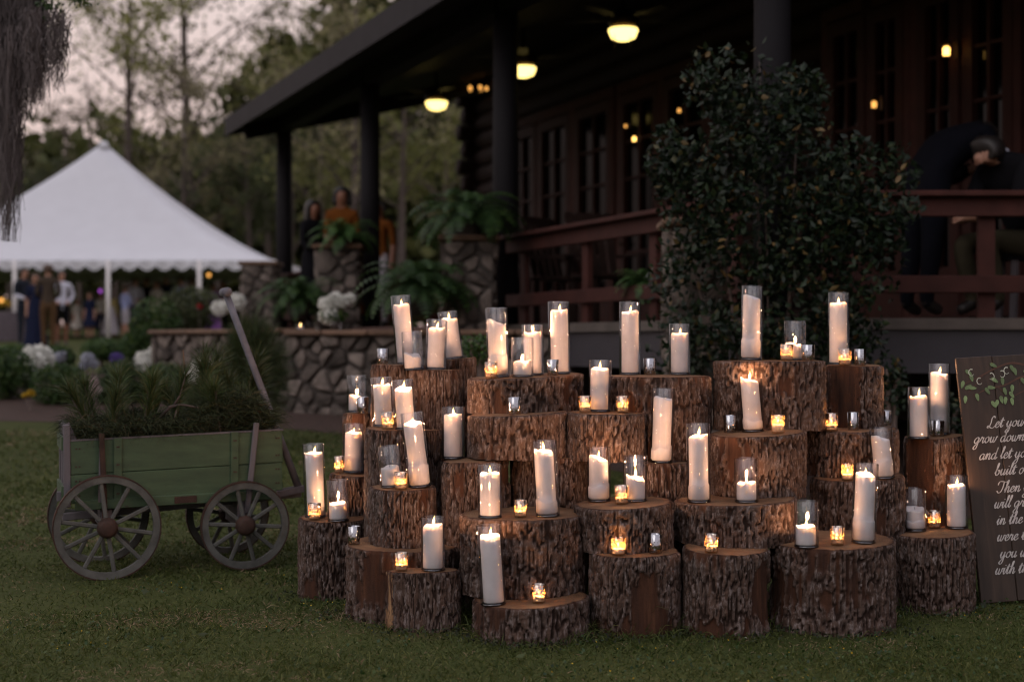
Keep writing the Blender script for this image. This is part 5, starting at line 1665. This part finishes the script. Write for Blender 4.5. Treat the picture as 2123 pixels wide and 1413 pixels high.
# a table with flowers under the tent edge and small lights
tp = P(0, 640, 37.0)
tb = empty('banquet_table', (tp.x, 37.0, gz(37)), 'grey clothed table with flowers at the left edge under the tent', 'table')
MB().lathe([(.82, 0), (.80, .3), (.76, .72), (.75, .75), (0, .755)], 28).build('tablecloth', cloth('mauve_cloth', (.10, .085, .095)), tb, True)
bloom('table_flowers', 'yellow and green flower mound on the tent table', 8, 625, 36.9, [(0, 0, 9), (-8, 4, 8), (10, 5, 7)], M['petal_yellow'], None, 'flowers', False, gz(37) + .76)
def bulb(name, px, py, D, r, mat, label):
    c = P(px, py, D)
    b = empty(name, c, label, 'light')
    MB().lathe([(0, -r), (r * .7, -r * .7), (r, 0), (r * .7, r * .7), (0, r)], 10).build('bulb', mat, b, True)
    MB().tube([(0, 0, r), (0, 0, r + .12)], .012, 5).build('cord', M['bronze'], b)
bulb('string_bulb', 433, 570, 36, .05, M['gold'], 'dim yellow bulb hanging under the right end of the tent')
bulb('candle_lamp', 3, 622, 36.5, .06, M['gold'], 'orange candle lamp at the left edge on the tent table')
bulb('purple_lamp', 208, 603, 41, .05, M['purple'], 'small purple light beside the middle tent pole')

# ================================================================== people
def skin_person(label, loc, face, hgt, pts, edges, mats, group=None, hair=None, extra=None, root_pt=0, scale=1.0):
    """pts: (x, y, z, radius) in units of standing height, facing -y; edges: (i, j, material slot)"""
    me = bpy.data.meshes.new('body')
    me.from_pydata([(p[0], p[1], p[2]) for p in pts], [(a, b) for a, b, _ in edges], [])
    ob = bpy.data.objects.new('body_tmp', me); COL.objects.link(ob)
    ob.modifiers.new('skin', 'SKIN')
    sv = me.skin_vertices[0].data
    for i, p in enumerate(pts):
        r_ = p[3]
        sv[i].radius = r_ if isinstance(r_, tuple) else (r_, r_)
        sv[i].use_root = (i == root_pt)
    s_ = ob.modifiers.new('sub', 'SUBSURF'); s_.levels = 2; s_.render_levels = 2
    bpy.context.view_layer.update()
    nm = bpy.data.meshes.new_from_object(ob.evaluated_get(bpy.context.evaluated_depsgraph_get()))
    nm.name = 'body'
    bpy.data.objects.remove(ob)
    nm.materials.clear()
    for m_ in mats: nm.materials.append(m_)
    A = np.array([pts[a][:3] for a, b, _ in edges], float); B = np.array([pts[b][:3] for a, b, _ in edges], float)
    sl = np.array([m_ for _, _, m_ in edges])
    ra = np.array([np.mean(pts[a][3]) for a, b, _ in edges]); rb = np.array([np.mean(pts[b][3]) for a, b, _ in edges])
    c = np.zeros(len(nm.polygons) * 3); nm.polygons.foreach_get('center', c); c = c.reshape(-1, 3)
    d = B - A; l2 = (d ** 2).sum(1)
    t_ = np.clip(((c[:, None] - A[None]) * d[None]).sum(2) / l2[None], 0, 1)
    dist = np.linalg.norm(c[:, None] - (A[None] + t_[..., None] * d[None]), axis=2) / (ra + (rb - ra) * t_)
    nm.polygons.foreach_set('material_index', sl[np.argmin(dist, 1)].astype(np.int32))
    nm.polygons.foreach_set('use_smooth', np.ones(len(nm.polygons), bool))
    nm.transform(Matrix.Scale(hgt, 4))
    root = empty('person', loc, label, 'person', group, (0, 0, face))
    link('body', nm, root)
    if hair:
        kind, m_, hc = hair
        hx, hy, hz = hc
        mb = MB()
        prof = [(0, .070), (.032, .066), (.056, .040), (.063, .008)]
        if kind == 'long': prof += [(.064, -.03), (.068, -.075), (.06, -.125), (.03, -.13)]
        elif kind == 'bob': prof += [(.068, -.025), (.066, -.06), (.04, -.066)]
        else: prof += [(.058, -.016), (.05, -.02)]
        mb.lathe(prof[::-1], 20)
        vs = []
        for x, y, z in mb.v:             # open at the face, fuller behind
            if y < -.014 and z < .026: y = -.014 + (y + .014) * .12; x *= 1.04
            vs.append(((x * 1.04 + hx) * hgt, (y * 1.08 + .010 + hy) * hgt, (z + hz) * hgt))
        mb.v = vs
        mb.build('hair', m_, root, True)
    if extra: extra(root, hgt)
    return root

def standing(label, px, py_head, D, hgt, face, top, bottom, sleeve=None, legs=None, hair=('short', 'hair'), arms='down', skin='skin', dress=None, group=None, z=None, extra=None, shoes='hair'):
    loc = P(px, py_head, D); loc.z = gz(D) if z is None else z
    w = 1.0
    pts = [(0, 0, .53, (.075, .055)), (0, .004, .62, (.066, .048)), (0, .006, .72, (.082, .055)), (0, .008, .79, (.07, .045)), (0, .006, .84, .030), (0, -.002, .868, .038), (0, -.006, .915, (.050, .056)), (0, -.002, .962, (.042, .048)), (0, -.052, .905, .010),
           (.055, 0, .50, .054), (.052, -.006, .285, .036), (.05, .008, .05, .024), (.055, -.055, .018, .020), (-.055, 0, .50, .054), (-.052, -.006, .285, .036), (-.05, .008, .05, .024), (-.055, -.055, .018, .020)]
    if arms == 'down': L = [(.105, .006, .795, .034), (.125, .012, .635, .028), (.13, -.02, .49, .021), (.13, -.035, .44, .018)]
    elif arms == 'front': L = [(.105, .006, .795, .034), (.125, -.005, .64, .028), (.07, -.115, .60, .021), (.045, -.155, .61, .018)]
    else: L = [(.105, .006, .795, .034), (.15, .03, .66, .028), (.085, -.02, .56, .021), (.06, -.045, .56, .018)]
    i0 = len(pts)
    pts += L + [(-a, b, c, r) for a, b, c, r in L]
    # short fingers and a thumb on each hand
    E = [(0, 1, 0), (1, 2, 0), (2, 3, 0), (3, 4, 2), (4, 5, 2), (5, 6, 2), (6, 7, 2), (6, 8, 2), (0, 9, 1), (9, 10, 1), (10, 11, 4), (11, 12, 3), (0, 13, 1), (13, 14, 1), (14, 15, 4), (15, 16, 3),
         (3, i0, 0), (i0, i0 + 1, 0), (i0 + 1, i0 + 2, 5), (i0 + 2, i0 + 3, 2), (3, i0 + 4, 0), (i0 + 4, i0 + 5, 0), (i0 + 5, i0 + 6, 5), (i0 + 6, i0 + 7, 2)]
    for h_ in (i0 + 3, i0 + 7):
        x, y, z_, _ = pts[h_]; wx, wy, wz_, _ = pts[h_ - 1]
        d = Vector((x - wx, y - wy, z_ - wz_)).normalized()
        s_ = d.cross(Vector((1, 0, 0))); s_.normalize()
        for k in range(4):
            p_ = Vector((x, y, z_)) + s_ * (.011 * (k - 1.5)) + d * (.036 + .004 * (1.5 - abs(k - 1.5)))
            E.append((h_, len(pts), 2)); pts.append((p_.x, p_.y, p_.z, .0062))
        p_ = Vector((x, y, z_)) - s_ * .026 + d * .012
        E.append((h_, len(pts), 2)); pts.append((p_.x, p_.y, p_.z, .007))
    if dress: pts = [(x * .84 if abs(x) > .08 else x, y, z_, r_) for x, y, z_, r_ in pts]
    mats = [top, bottom, M[skin], M[shoes], legs or bottom, sleeve or top]
    def ex(root, h):
        if dress:
            m_, hem, flare_ = dress
            mb = MB(); prof = [(.072, .655), (.082, .60), (.095, .54)]
            for k in range(5): prof.append((.095 + flare_ * (k + 1) / 5, .54 + (hem - .54) * (k + 1) / 5))
            mb.lathe(prof[::-1], 28)
            vs = []
            for i, (x, y, z_) in enumerate(mb.v):
                a = math.atan2(y, x); f_ = 1 + .07 * math.sin(a * 7) * max(0, (.58 - z_) / .5)
                vs.append((x * f_ * h, y * .8 * f_ * h, z_ * h))
            mb.v = vs; mb.build('skirt', m_, root, True)
        if extra: extra(root, h)
    hr = (hair[0], M[hair[1]], (0, -.002, .918)) if hair else None
    return skin_person(label, loc, face, hgt, pts, E, mats, group, hr, ex)

GU = 'wedding guests under the tent'
white_c, vest_c, navy_c = cloth('white_shirt', (.55, .56, .66)), cloth('charcoal_vest', (.02, .024, .034)), cloth('navy_cloth', (.012, .016, .04))
brown_c, tan_c, black_c = cloth('brown_tweed', (.060, .045, .034)), cloth('brown_trousers', (.085, .048, .024)), cloth('black_suit', (.006, .006, .008))
blue_c, yel_c, cream_c, teal_c, purp_c = cloth('light_blue_shirt', (.32, .36, .6)), cloth('yellow_knit', (.32, .26, .10)), cloth('cream_cloth', (.5, .47, .42)), cloth('teal_blue_shirt', (.16, .27, .32)), cloth('purple_dress', (.30, .14, .46))
orange_c, greyc = cloth('orange_dress', (.13, .042, .008)), cloth('pale_grey_cloth', (.38, .36, .40))
def cup(root, h):
    MB().lathe([(0, 0), (.03, 0), (.042, .12), (.038, .12), (.028, .005), (0, .005)], 12).build('red_cup', simple('red_cup_plastic', (.45, .02, .03), .4), root, True, (.045 * h, -.165 * h, .63 * h))
standing('man in white shirt and dark vest under the tent, holding a red cup', 50, 560, 31.5, 1.80, .9, vest_c, vest_c, white_c, None, ('short', 'hair'), 'front', group=GU, extra=cup)
standing('man in brown jacket seen from behind beside the hedge', 100, 562, 30.3, 1.84, PI + .25, brown_c, tan_c, None, None, ('short', 'hair_brown'), 'front', group=GU)
standing('person in white shirt and dark shorts half hidden by the man in brown', 128, 570, 32.5, 1.76, .5, white_c, black_c, white_c, M['skin_dark'], ('short', 'hair'), 'hips', group=GU)
standing('woman in long navy gown between the two men at left', 74, 575, 31.0, 1.66, .2, navy_c, navy_c, M['skin'], None, ('long', 'hair_brown'), 'down', dress=(navy_c, .02, .06), group=GU)
standing('small child in a cream dress under the tent', 160, 622, 40.0, 1.12, .9, cream_c, cream_c, M['skin'], M['skin'], ('bob', 'hair_brown'), 'down', dress=(cream_c, .25, .07), group=GU)
standing('girl in sleeveless navy dress facing forward on the lawn', 186, 605, 39.0, 1.30, .0, navy_c, navy_c, M['skin'], M['skin'], ('bob', 'hair_brown'), 'down', dress=(navy_c, .27, .06), group=GU)
standing('child in white top behind the girl in yellow', 210, 606, 40.5, 1.30, .6, cream_c, navy_c, None, None, ('short', 'hair_brown'), 'hips', group=GU)
standing('girl in yellow knit and pale skirt seen from behind', 230, 600, 39.5, 1.36, PI, yel_c, greyc, None, M['skin'], ('long', 'hair_brown'), 'down', dress=(greyc, .10, .08), group=GU)
standing('boy in light blue shirt and pale shorts seen from behind', 260, 583, 39.2, 1.50, PI - .7, blue_c, greyc, None, M['skin'], ('short', 'hair_brown'), 'front', group=GU)
standing('guest in black suit under the tent right of the boy in blue', 304, 572, 41.0, 1.76, -.4, black_c, black_c, None, None, ('short', 'hair'), 'down', group=GU)
standing('grey haired guest in dark suit under the tent', 345, 566, 41.0, 1.80, -.6, navy_c, black_c, None, None, ('short', 'hair_grey'), 'down', group=GU)
standing('guest in teal shirt beside the right tent pole', 398, 574, 41.5, 1.76, 1.8, teal_c, black_c, None, None, ('short', 'hair_brown'), 'front', group=GU)
standing('guest in purple dress right of the tent pole', 442, 588, 41.8, 1.62, .3, purp_c, purp_c, M['skin'], None, ('long', 'hair'), 'down', dress=(purp_c, .05, .08), group=GU)
standing('guest in pink top under the right end of the tent', 462, 582, 42.2, 1.68, -.4, cloth('dusty_pink', (.35, .2, .22)), black_c, None, None, ('short', 'hair_brown'), 'down', group=GU)
standing('guest in white shirt between the boy in blue and the black suit', 281, 576, 40.5, 1.74, .8, white_c, navy_c, white_c, None, ('short', 'hair_brown'), 'front', group=GU)
standing('guest in cream dress right of the black suit under the tent', 325, 580, 40.6, 1.66, -.3, cream_c, cream_c, M['skin'], None, ('bob', 'hair_brown'), 'down', dress=(cream_c, .2, .07), group=GU)
standing('guest in pale blue shirt left of the right tent pole', 374, 574, 40.8, 1.76, .6, blue_c, black_c, blue_c, None, ('short', 'hair'), 'hips', group=GU)
GP = 'guests on the porch'
standing('long haired woman in black dress on the porch beside the far post', 650, 422, 17.6, 1.62, .8, black_c, black_c, black_c, None, ('long', 'hair'), 'front', 'skin_dark', (black_c, .1, .06), GP, DECK)
standing('dark haired woman in orange dress above the pillar fern', 709, 392, 17.0, 1.72, .1, orange_c, orange_c, M['skin_dark'], None, ('bob', 'hair'), 'front', 'skin_dark', (orange_c, .1, .06), GP, DECK)
standing('person in orange half hidden behind the porch post', 786, 402, 18.4, 1.70, -.5, orange_c, greyc, M['skin_dark'], None, ('short', 'hair'), 'down', 'skin_dark', None, GP, DECK)

# two men sitting on the porch behind the right railing
def seated(label, loc, face, hgt, top, bottom, hair, bend, head_drop, stand=False, skin='skin'):
    sz = .49 if stand else .26                             # seat height over stature
    c, s = math.cos(bend), math.sin(bend)
    def up(l, y0=0.0): return (0, -s * l + y0, sz + .03 + c * l)
    p1, p2, p3 = up(.12, .02), up(.22, .028), up(.29, .01)
    nk = (0, p3[1] - .05, p3[2] + .03)
    hd = (0, nk[1] - .035, nk[2] + .035 - head_drop)
    pts = [(0, 0, sz + .02, (.085, .07)), (*p1, (.105, .082)), (*p2, (.125, .09)), (*p3, (.095, .07)), (*nk, .031), (hd[0], hd[1], hd[2], .042), (hd[0], hd[1] - .025, hd[2] + .045 - head_drop * .4, .041), (hd[0], hd[1] - .058, hd[2] + .008, .011),
           (.06, -.02, sz, .058), (.075, -.255, sz + .015, .044), (.07, -.20, .05, .028), (.075, -.27, .02, .022), (-.06, -.02, sz, .058), (-.075, -.255, sz + .015, .044), (-.07, -.20, .05, .028), (-.075, -.27, .02, .022)]
    if stand:
        for q_, p_ in ((9, (.06, -.01, .28, .045)), (10, (.06, .02, .05, .028)), (11, (.065, -.05, .02, .022)), (13, (-.06, -.01, .28, .045)), (14, (-.06, .02, .05, .028)), (15, (-.065, -.05, .02, .022))): pts[q_] = p_
    i0 = len(pts)
    A = [(.118, p3[1] + .004, p3[2] - .015, .052), (.145, p3[1] - .06, p3[2] - .16, .042), (.05, -.27, sz + .10, .024), (.02, -.30, sz + .10, .021)]
    pts += A + [(-a, b, c_, r) for a, b, c_, r in A]
    E = [(0, 1, 0), (1, 2, 0), (2, 3, 0), (3, 4, 2), (4, 5, 2), (5, 6, 2), (5, 7, 2), (0, 8, 1), (8, 9, 1), (9, 10, 1), (10, 11, 3), (0, 12, 1), (12, 13, 1), (13, 14, 1), (14, 15, 3),
         (3, i0, 0), (i0, i0 + 1, 0), (i0 + 1, i0 + 2, 0), (i0 + 2, i0 + 3, 2), (3, i0 + 4, 0), (i0 + 4, i0 + 5, 0), (i0 + 5, i0 + 6, 0), (i0 + 6, i0 + 7, 2)]
    for h_, sg in ((i0 + 3, 1), (i0 + 7, -1)):
        x, y, z_, _ = pts[h_]
        for k in range(4):
            b1 = (x - sg * .012, y - .030, z_ + .016 - .0115 * k, .0068); b2 = (x - sg * .030, y - .038, z_ + .012 - .0115 * k, .0058)
            E.append((h_, len(pts), 2)); pts.append(b1); E.append((len(pts) - 1, len(pts), 2)); pts.append(b2)
        E.append((h_, len(pts), 2)); pts.append((x - sg * .012, y - .02, z_ + .034, .0075))
    def ex(root, h):
        if not stand: MB().lathe([(.030, -.008), (.036, .0), (.033, .014), (.029, .012)], 18, close=True).build('shirt_collar', white_c, root, True, (0, (nk[1] + .012) * h, (nk[2] - .004) * h)).scale = (h * 1.08, h * 1.25, h * 1.2)
        if not stand: root.children[-1].rotation_euler = (bend * 1.2, 0, 0)
        # ears and eyes
        for sg in (-1, 1):
            MB().lathe([(0, -.016), (.007, -.008), (.008, .006), (0, .016)], 8).build('ear', M[skin], root, True, (sg * .043 * h, (hd[1] + .004) * h, (hd[2] + .008) * h)).scale = (h, h, h)
            MB().lathe([(0, -.004), (.004, 0), (0, .004)], 8).build('eye', M['hair'], root, True, (sg * .017 * h, (hd[1] - .044) * h, (hd[2] + .022) * h)).scale = (h, h, h)
        MB().bar((-.014 * h, (hd[1] - .043) * h, (hd[2] - .016) * h), (.014 * h, (hd[1] - .043) * h, (hd[2] - .016) * h), .004 * h, .005 * h).build('mouth', M['skin_dark'], root)
    return skin_person(label, loc, face, hgt, pts, E, [top, bottom, M[skin], M['hair'], bottom, top], 'men on the porch behind the right railing', ('short', M[hair], (hd[0], hd[1] - .004 - .01, hd[2] + .026 - head_drop * .15)), ex)
olive_c, suit_c = cloth('olive_trousers', (.050, .044, .028)), cloth('navy_suit', (.004, .0045, .008))
pA = P(1908, 640, 10.2); pA.z = DECK + .02
pB = P(2140, 640, 10.05); pB.z = DECK + .02
seated('man in navy suit bent forward behind the right railing, back hunched', pA, 1.95, 1.86, suit_c, suit_c, 'hair', .85, .09, True)
seated('seated man in black suit and olive trousers with head bowed at the right edge', pB, -1.25, 1.92, black_c, olive_c, 'hair', .42, .05)
def stool(loc, label):
    r_ = empty('stool', loc, label, 'stool')
    MB().box((0, 0, .44), (.42, .38, .04), bev=.008).build('seat', M['dark_wood'], r_)
    for sx_, sy_ in ((1, 1), (-1, 1), (1, -1), (-1, -1)):
        MB().bar((sx_ * .18, sy_ * .15, 0), (sx_ * .16, sy_ * .13, .42), .04, .04).build('leg', M['grey_wood'], r_)
def chair(loc, rot, label, mat, name='porch_chair'):
    r_ = empty(name, loc, label, 'chair', 'wooden chairs on the porch', (0, 0, rot))
    MB().box((0, 0, .44), (.5, .48, .035), bev=.006).build('seat', mat, r_)
    for sx_, sy_ in ((1, 1), (-1, 1), (1, -1), (-1, -1)):
        MB().bar((sx_ * .21, sy_ * .2, 0), (sx_ * .21, sy_ * .2, .425), .045, .045).build('leg', mat, r_)
    for k in range(5):
        MB().bar((-.2 + .1 * k, .22, .47), (-.2 + .1 * k, .36, 1.05), .07, .018, up=(0, 1, 0)).build('back_slat', mat, r_)
    MB().bar((-.25, .345, 1.0), (.25, .345, 1.0), .022, .07).build('back_rail', mat, r_)
    for sx_ in (-1, 1):
        MB().bar((sx_ * .27, -.22, .64), (sx_ * .27, .28, .64), .07, .025).build('armrest', mat, r_)
        MB().bar((sx_ * .25, -.2, .46), (sx_ * .25, -.2, .628), .04, .04).build('arm_post', mat, r_)
stool(pB + Vector((0, .02, -.02)), 'dark wooden stool under the man with bowed head')
pc = P(1175, 560, 13.6); pc.z = DECK
chair(pc, .9, 'weathered wooden chair behind the left railing near the middle post', M['log'])
pc = P(1255, 560, 13.0); pc.z = DECK
chair(pc, .4, 'weathered wooden chair behind the left railing nearer the shrub', M['log'])

# ================================================================== trees
def tree_proto(seed, hgt, mat, n, spread, kind):
    R = np.random.default_rng(seed)
    tk = MB()
    bend = R.uniform(-.04, .04, 2)
    tp_ = [Vector((bend[0] * hgt * (k / 6) ** 2, bend[1] * hgt * (k / 6) ** 2, hgt * .92 * k / 6 - .4)) for k in range(7)]
    r0 = hgt * .013 + .06
    tk.tube(tp_, [r0 * (1 - .88 * k / 6) for k in range(7)], 8)
    cen = []
    nl = 16 if kind != 'pine' else 20
    for i in range(nl):
        f = R.uniform(.32, .97) if kind != 'pine' else R.uniform(.5, .98)
        k = min(5, int(f * 6)); b = tp_[k].lerp(tp_[k + 1], f * 6 - k)
        a = R.uniform(0, 6.28); l = spread * hgt * (.35 + .65 * math.sin(min(1, (1.08 - f) * 1.6) * PI / 2)) * R.uniform(.6, 1.1)
        up_ = R.uniform(.35, 1.0) if kind != 'pine' else R.uniform(-.05, .45)
        e_ = b + Vector((math.cos(a) * l, math.sin(a) * l, l * up_))
        m_ = b.lerp(e_, .5) + Vector((0, 0, l * .08))
        tk.tube([b, m_, e_], [r0 * .32 * (1.1 - f), r0 * .2 * (1.1 - f) + .015, .012], 5, cap=False)
        cen += [(m_, l * .30), (e_, l * .36), (b.lerp(e_, .78), l * .33)]
        for j in range(3):                # twigs
            q_ = b.lerp(e_, R.uniform(.4, .95)); dv_ = Vector(R.normal(size=3)) * l * .3; dv_.z = abs(dv_.z) * .8
            tk.tube([q_, q_ + dv_], [.022, .008], 4, cap=False); cen.append((q_ + dv_, l * .22))
    w = np.array([c[1] for c in cen]); w = w / w.sum()
    ix = R.choice(len(cen), n, p=w)
    C_ = np.array([tuple(c[0]) for c in cen])[ix]; rr = np.array([c[1] for c in cen])[ix]
    g_ = R.normal(size=(n, 3)) * rr[:, None] * (.47 if kind == 'b' else .34) * np.array([1, 1, .75])
    lf = (.24 if kind == 'pine' else .27 if kind == 'b' else .2) * (hgt / 18) ** .4
    return tk.mesh('trunk', M['trunk'], True), leaf_mesh('crown', C_ + g_, lf, lf * .55, mat)
KINDS_ = {
 'loose_pine': ('tall pine', 'tall loose dark pine', [tree_proto(s, h, M['leaf_dark'], 1300, .20, 'pine') for s, h in ((1, 24), (2, 21))]),
 'spring_tree': ('tree', 'tall yellow green spring tree', [tree_proto(s, h, M['leaf_tree'], 2700, .26, 'b') for s, h in ((3, 20), (4, 16))]),
 'budding_tree': ('tree', 'tall brownish budding tree', [tree_proto(s, h, M['leaf_brown'], 2100, .23, 'b') for s, h in ((5, 23), (6, 18))]),
 'evergreen_tree': ('tree', 'dense dark evergreen tree', [tree_proto(s, h, M['leaf_dark'], 6500, .24, 'e') for s, h in ((7, 14), (8, 11))])}
def tree(kind, px, D, s, where, var=0):
    cat, lab, pr = KINDS_[kind]
    tm, cm = pr[var % 2]
    x = (px - CX) / F * D
    r_ = empty(kind, (x, D, gz(D) - .1), f'{lab} {where}', 'tree', 'trees of the wood behind the tent', (0, 0, (px * 13 % 63) / 10))
    r_.scale = (s, s, s)
    link('trunk', tm, r_); put(link('crown', cm, r_), kind='stuff')
T = tree
T('spring_tree', 265, 64, .92, 'rising right behind the tent peak', 0)
T('budding_tree', 395, 66, .95, 'between the tent peak and the porch eave', 0)
T('loose_pine', 200, 74, .62, 'left of the tent peak, tip against the sky', 0)
T('spring_tree', 560, 62, .80, 'with a rounded top just left of the porch roof', 1)
T('loose_pine', 480, 70, .5, 'low behind the tip of the porch eave', 1)
T('spring_tree', 640, 68, .85, 'showing above the porch eave', 0)
T('budding_tree', 760, 70, 1.0, 'high above the porch roof', 0)
T('budding_tree', 690, 84, .95, 'behind the one above the eave', 1)
T('evergreen_tree', 90, 58, .55, 'at the left under the hanging moss', 0)
T('evergreen_tree', 20, 60, .62, 'at the left edge behind the moss', 1)
T('budding_tree', 140, 62, .60, 'brownish and low between moss and tent', 1)
T('evergreen_tree', 240, 60, .56, 'directly behind the tent peak', 1)
T('evergreen_tree', 520, 56, .66, 'filling the space below the eave tip', 0)
T('evergreen_tree', 450, 58, .75, 'behind the right slope of the tent', 1)
T('spring_tree', 660, 54, .62, 'seen between the two far porch posts', 1)
T('budding_tree', 735, 52, .66, 'pale trunked, seen left of the second porch post', 0)
T('spring_tree', 830, 55, .66, 'seen through the porch right of the second post', 0)
T('spring_tree', 920, 58, .72, 'seen through the porch below the far fan', 1)
T('evergreen_tree', 980, 60, .85, 'seen through the porch beside the log corner', 0)
T('budding_tree', 380, 55, .62, 'with bare brown stems behind the tent', 1)
T('evergreen_tree', 600, 60, .95, 'behind the farthest porch post', 1)
T('evergreen_tree', -60, 56, .6, 'just outside the left edge', 0)
T('evergreen_tree', 165, 66, .60, 'left behind the tent slope', 0)
T('evergreen_tree', 330, 64, .58, 'right behind the tent slope', 0)

# the wood beyond, read as one mass
n = 36000
wx = np.where(rng.random(n) < .62, rng.uniform(-42, 14, n), rng.uniform(-17, 5, n)); wy = rng.uniform(66, 92, n)
top_ = 5.5 + 3.5 * vnoise(wx * .22 + 50, wx * 0, 71) + 2.5 * vnoise(wx * .7 + 50, wx * 0, 72) + np.clip((wx + 17) * .8, 0, 12)
wz_ = gz(75) + top_ * rng.random(n) ** .75
put(link('far_wood', leaf_mesh('far_wood', np.stack([wx, wy, wz_], 1), .95, .6, M['leaf_wood'])), kind='stuff')

# ================================================================== hanging moss and the oak limb above the frame
def limb():
    r_ = empty('oak_limb', P(40, -60, 8.6), 'mossy oak limb with small leaves reaching in at the top left corner', 'branch')
    o = r_.location
    pts = [P(-420, -260, 8.8) - o, P(-150, -110, 8.7) - o, P(20, -50, 8.6) - o, P(150, -18, 8.5) - o, P(215, -8, 8.45) - o]
    MB().tube(pts, [.09, .065, .04, .016, .006], 9).build('bough', M['trunk'], r_, True)
    q = np.concatenate([blob(90, np.array(P(105, 15, 8.5) - o), (.09, .1, .05)), blob(70, np.array(P(170, 2, 8.5) - o), (.11, .1, .04)), blob(60, np.array(P(60, -10, 8.6) - o), (.12, .1, .05)), blob(26, np.array(P(95, 38, 8.5) - o), (.04, .04, .03))])
    put(link('leaves', leaf_mesh('leaves', q, .035, .016, M['leaf_box']), r_), kind='stuff')
limb()
def moss(px0, px1, ytop, ybot, D, n, label, taper=.5, seed=0):
    c = P((px0 + px1) / 2, ytop, D)
    R = np.random.default_rng(seed + int(px0 * 3 + 900))
    k = D / F
    r_ = empty('spanish_moss', c, label, 'moss', 'spanish moss hanging from the oak limb')
    m = 9
    x0 = R.uniform(-1, 1, n) * (px1 - px0) / 2 * k; y0 = R.normal(size=n) * .06
    z0 = -R.random(n) ** 1.5 * (ybot - ytop) * k * .55
    L = (ybot - ytop) * k * R.uniform(.25, 1, n) * (1 - taper * np.abs(x0) / ((px1 - px0) / 2 * k + 1e-6))
    L = np.minimum(L, (ybot - ytop) * k + z0)
    s_ = np.linspace(0, 1, m)
    ph = R.uniform(0, 6.28, (n, 1)); am = R.uniform(.005, .034, (n, 1))
    xx = x0[:, None] * (1 - .25 * s_) + am * np.sin(ph + s_ * R.uniform(4, 12, (n, 1)))
    yy = y0[:, None] + am * np.cos(ph * 1.7 + s_ * 8)
    zz = z0[:, None] - L[:, None] * s_
    w = R.uniform(.0014, .0034, (n, 1)) * (1 - .7 * s_)
    a = np.stack([xx - w, yy, zz], -1); b = np.stack([xx + w, yy + w * .6, zz], -1)
    V_ = np.stack([a, b], 2).reshape(-1, 3)
    i = (np.arange(n)[:, None] * m + np.arange(m - 1)[None]).ravel() * 2
    put(link('strands', np_mesh('strands', V_, np.stack([i, i + 1, i + 3, i + 2], -1), M['moss'], attrs={'tone': np.repeat(R.random(n), 2 * m)}), r_), kind='stuff')
moss(-70, 92, -70, 250, 8.6, 1700, 'thick curtain of grey spanish moss filling the top left corner', .35, 1)
moss(-60, 34, -60, 380, 8.8, 800, 'dark inner curtain of moss at the left edge', .4, 2)
moss(-8, 44, 60, 500, 8.5, 480, 'longest thin tail of moss reaching down over the tent', .6, 3)
moss(102, 136, 20, 190, 8.5, 170, 'thin separate lock of moss right of the curtain', .5, 4)
moss(52, 96, 20, 215, 8.5, 520, 'ragged right fringe of the moss curtain', .5, 5)

# ================================================================== lawn, once the stumps stand
put(link('grass', lawn()), kind='stuff')
n = 900
k_ = rng.integers(0, 9, n); keys = ['S1', 'S2', 'S3', 'S4', 'S6', 'S7', 'S8', 'S9', 'S4']
a = rng.uniform(PI, 2 * PI, n)
cr = np.array([(ST[keys[i]]['x'] + (ST[keys[i]]['r'] + abs(g) * .07 + .012) * math.cos(q), ST[keys[i]]['y'] + (ST[keys[i]]['r'] * ST[keys[i]]['dep'] + abs(g) * .07 + .012) * math.sin(q), .018) for i, q, g in zip(k_, a, rng.normal(size=n))])
put(link('bark_crumbs', leaf_mesh('bark_crumbs', cr, .016, .010, M['straw'], up=np.array([0, -.3, 1.0]))), kind='stuff')
for i, (px, py) in enumerate(((1545, 1338), (1700, 1300), (640, 1300), (300, 1240), (1080, 1375), (1900, 1290), (2040, 1268), (420, 1330))):
    D = CAMZ * F / (py - CY)
    lf_ = link('fallen_leaf', leaf_mesh('fallen_leaf', np.array([[0, 0, 0.0]]), .040 if i else .022, .024 if i else .014, M['straw'] if i else M['petal'], up=np.array([0, -.6, 1.6]), fold=True), None, ((px - CX) / F * D, D, .03))
    where = ('pale one before the bare patched stump', 'before the biggest grey stump', 'left of the leftmost stump', 'below the rear wagon wheel', 'before the front centre slab', 'before the rightmost front stump', 'at the foot of the sign', 'right of the front wagon wheel')[i]
    put(lf_, f'small dry fallen leaf on the grass {where}', 'leaf')
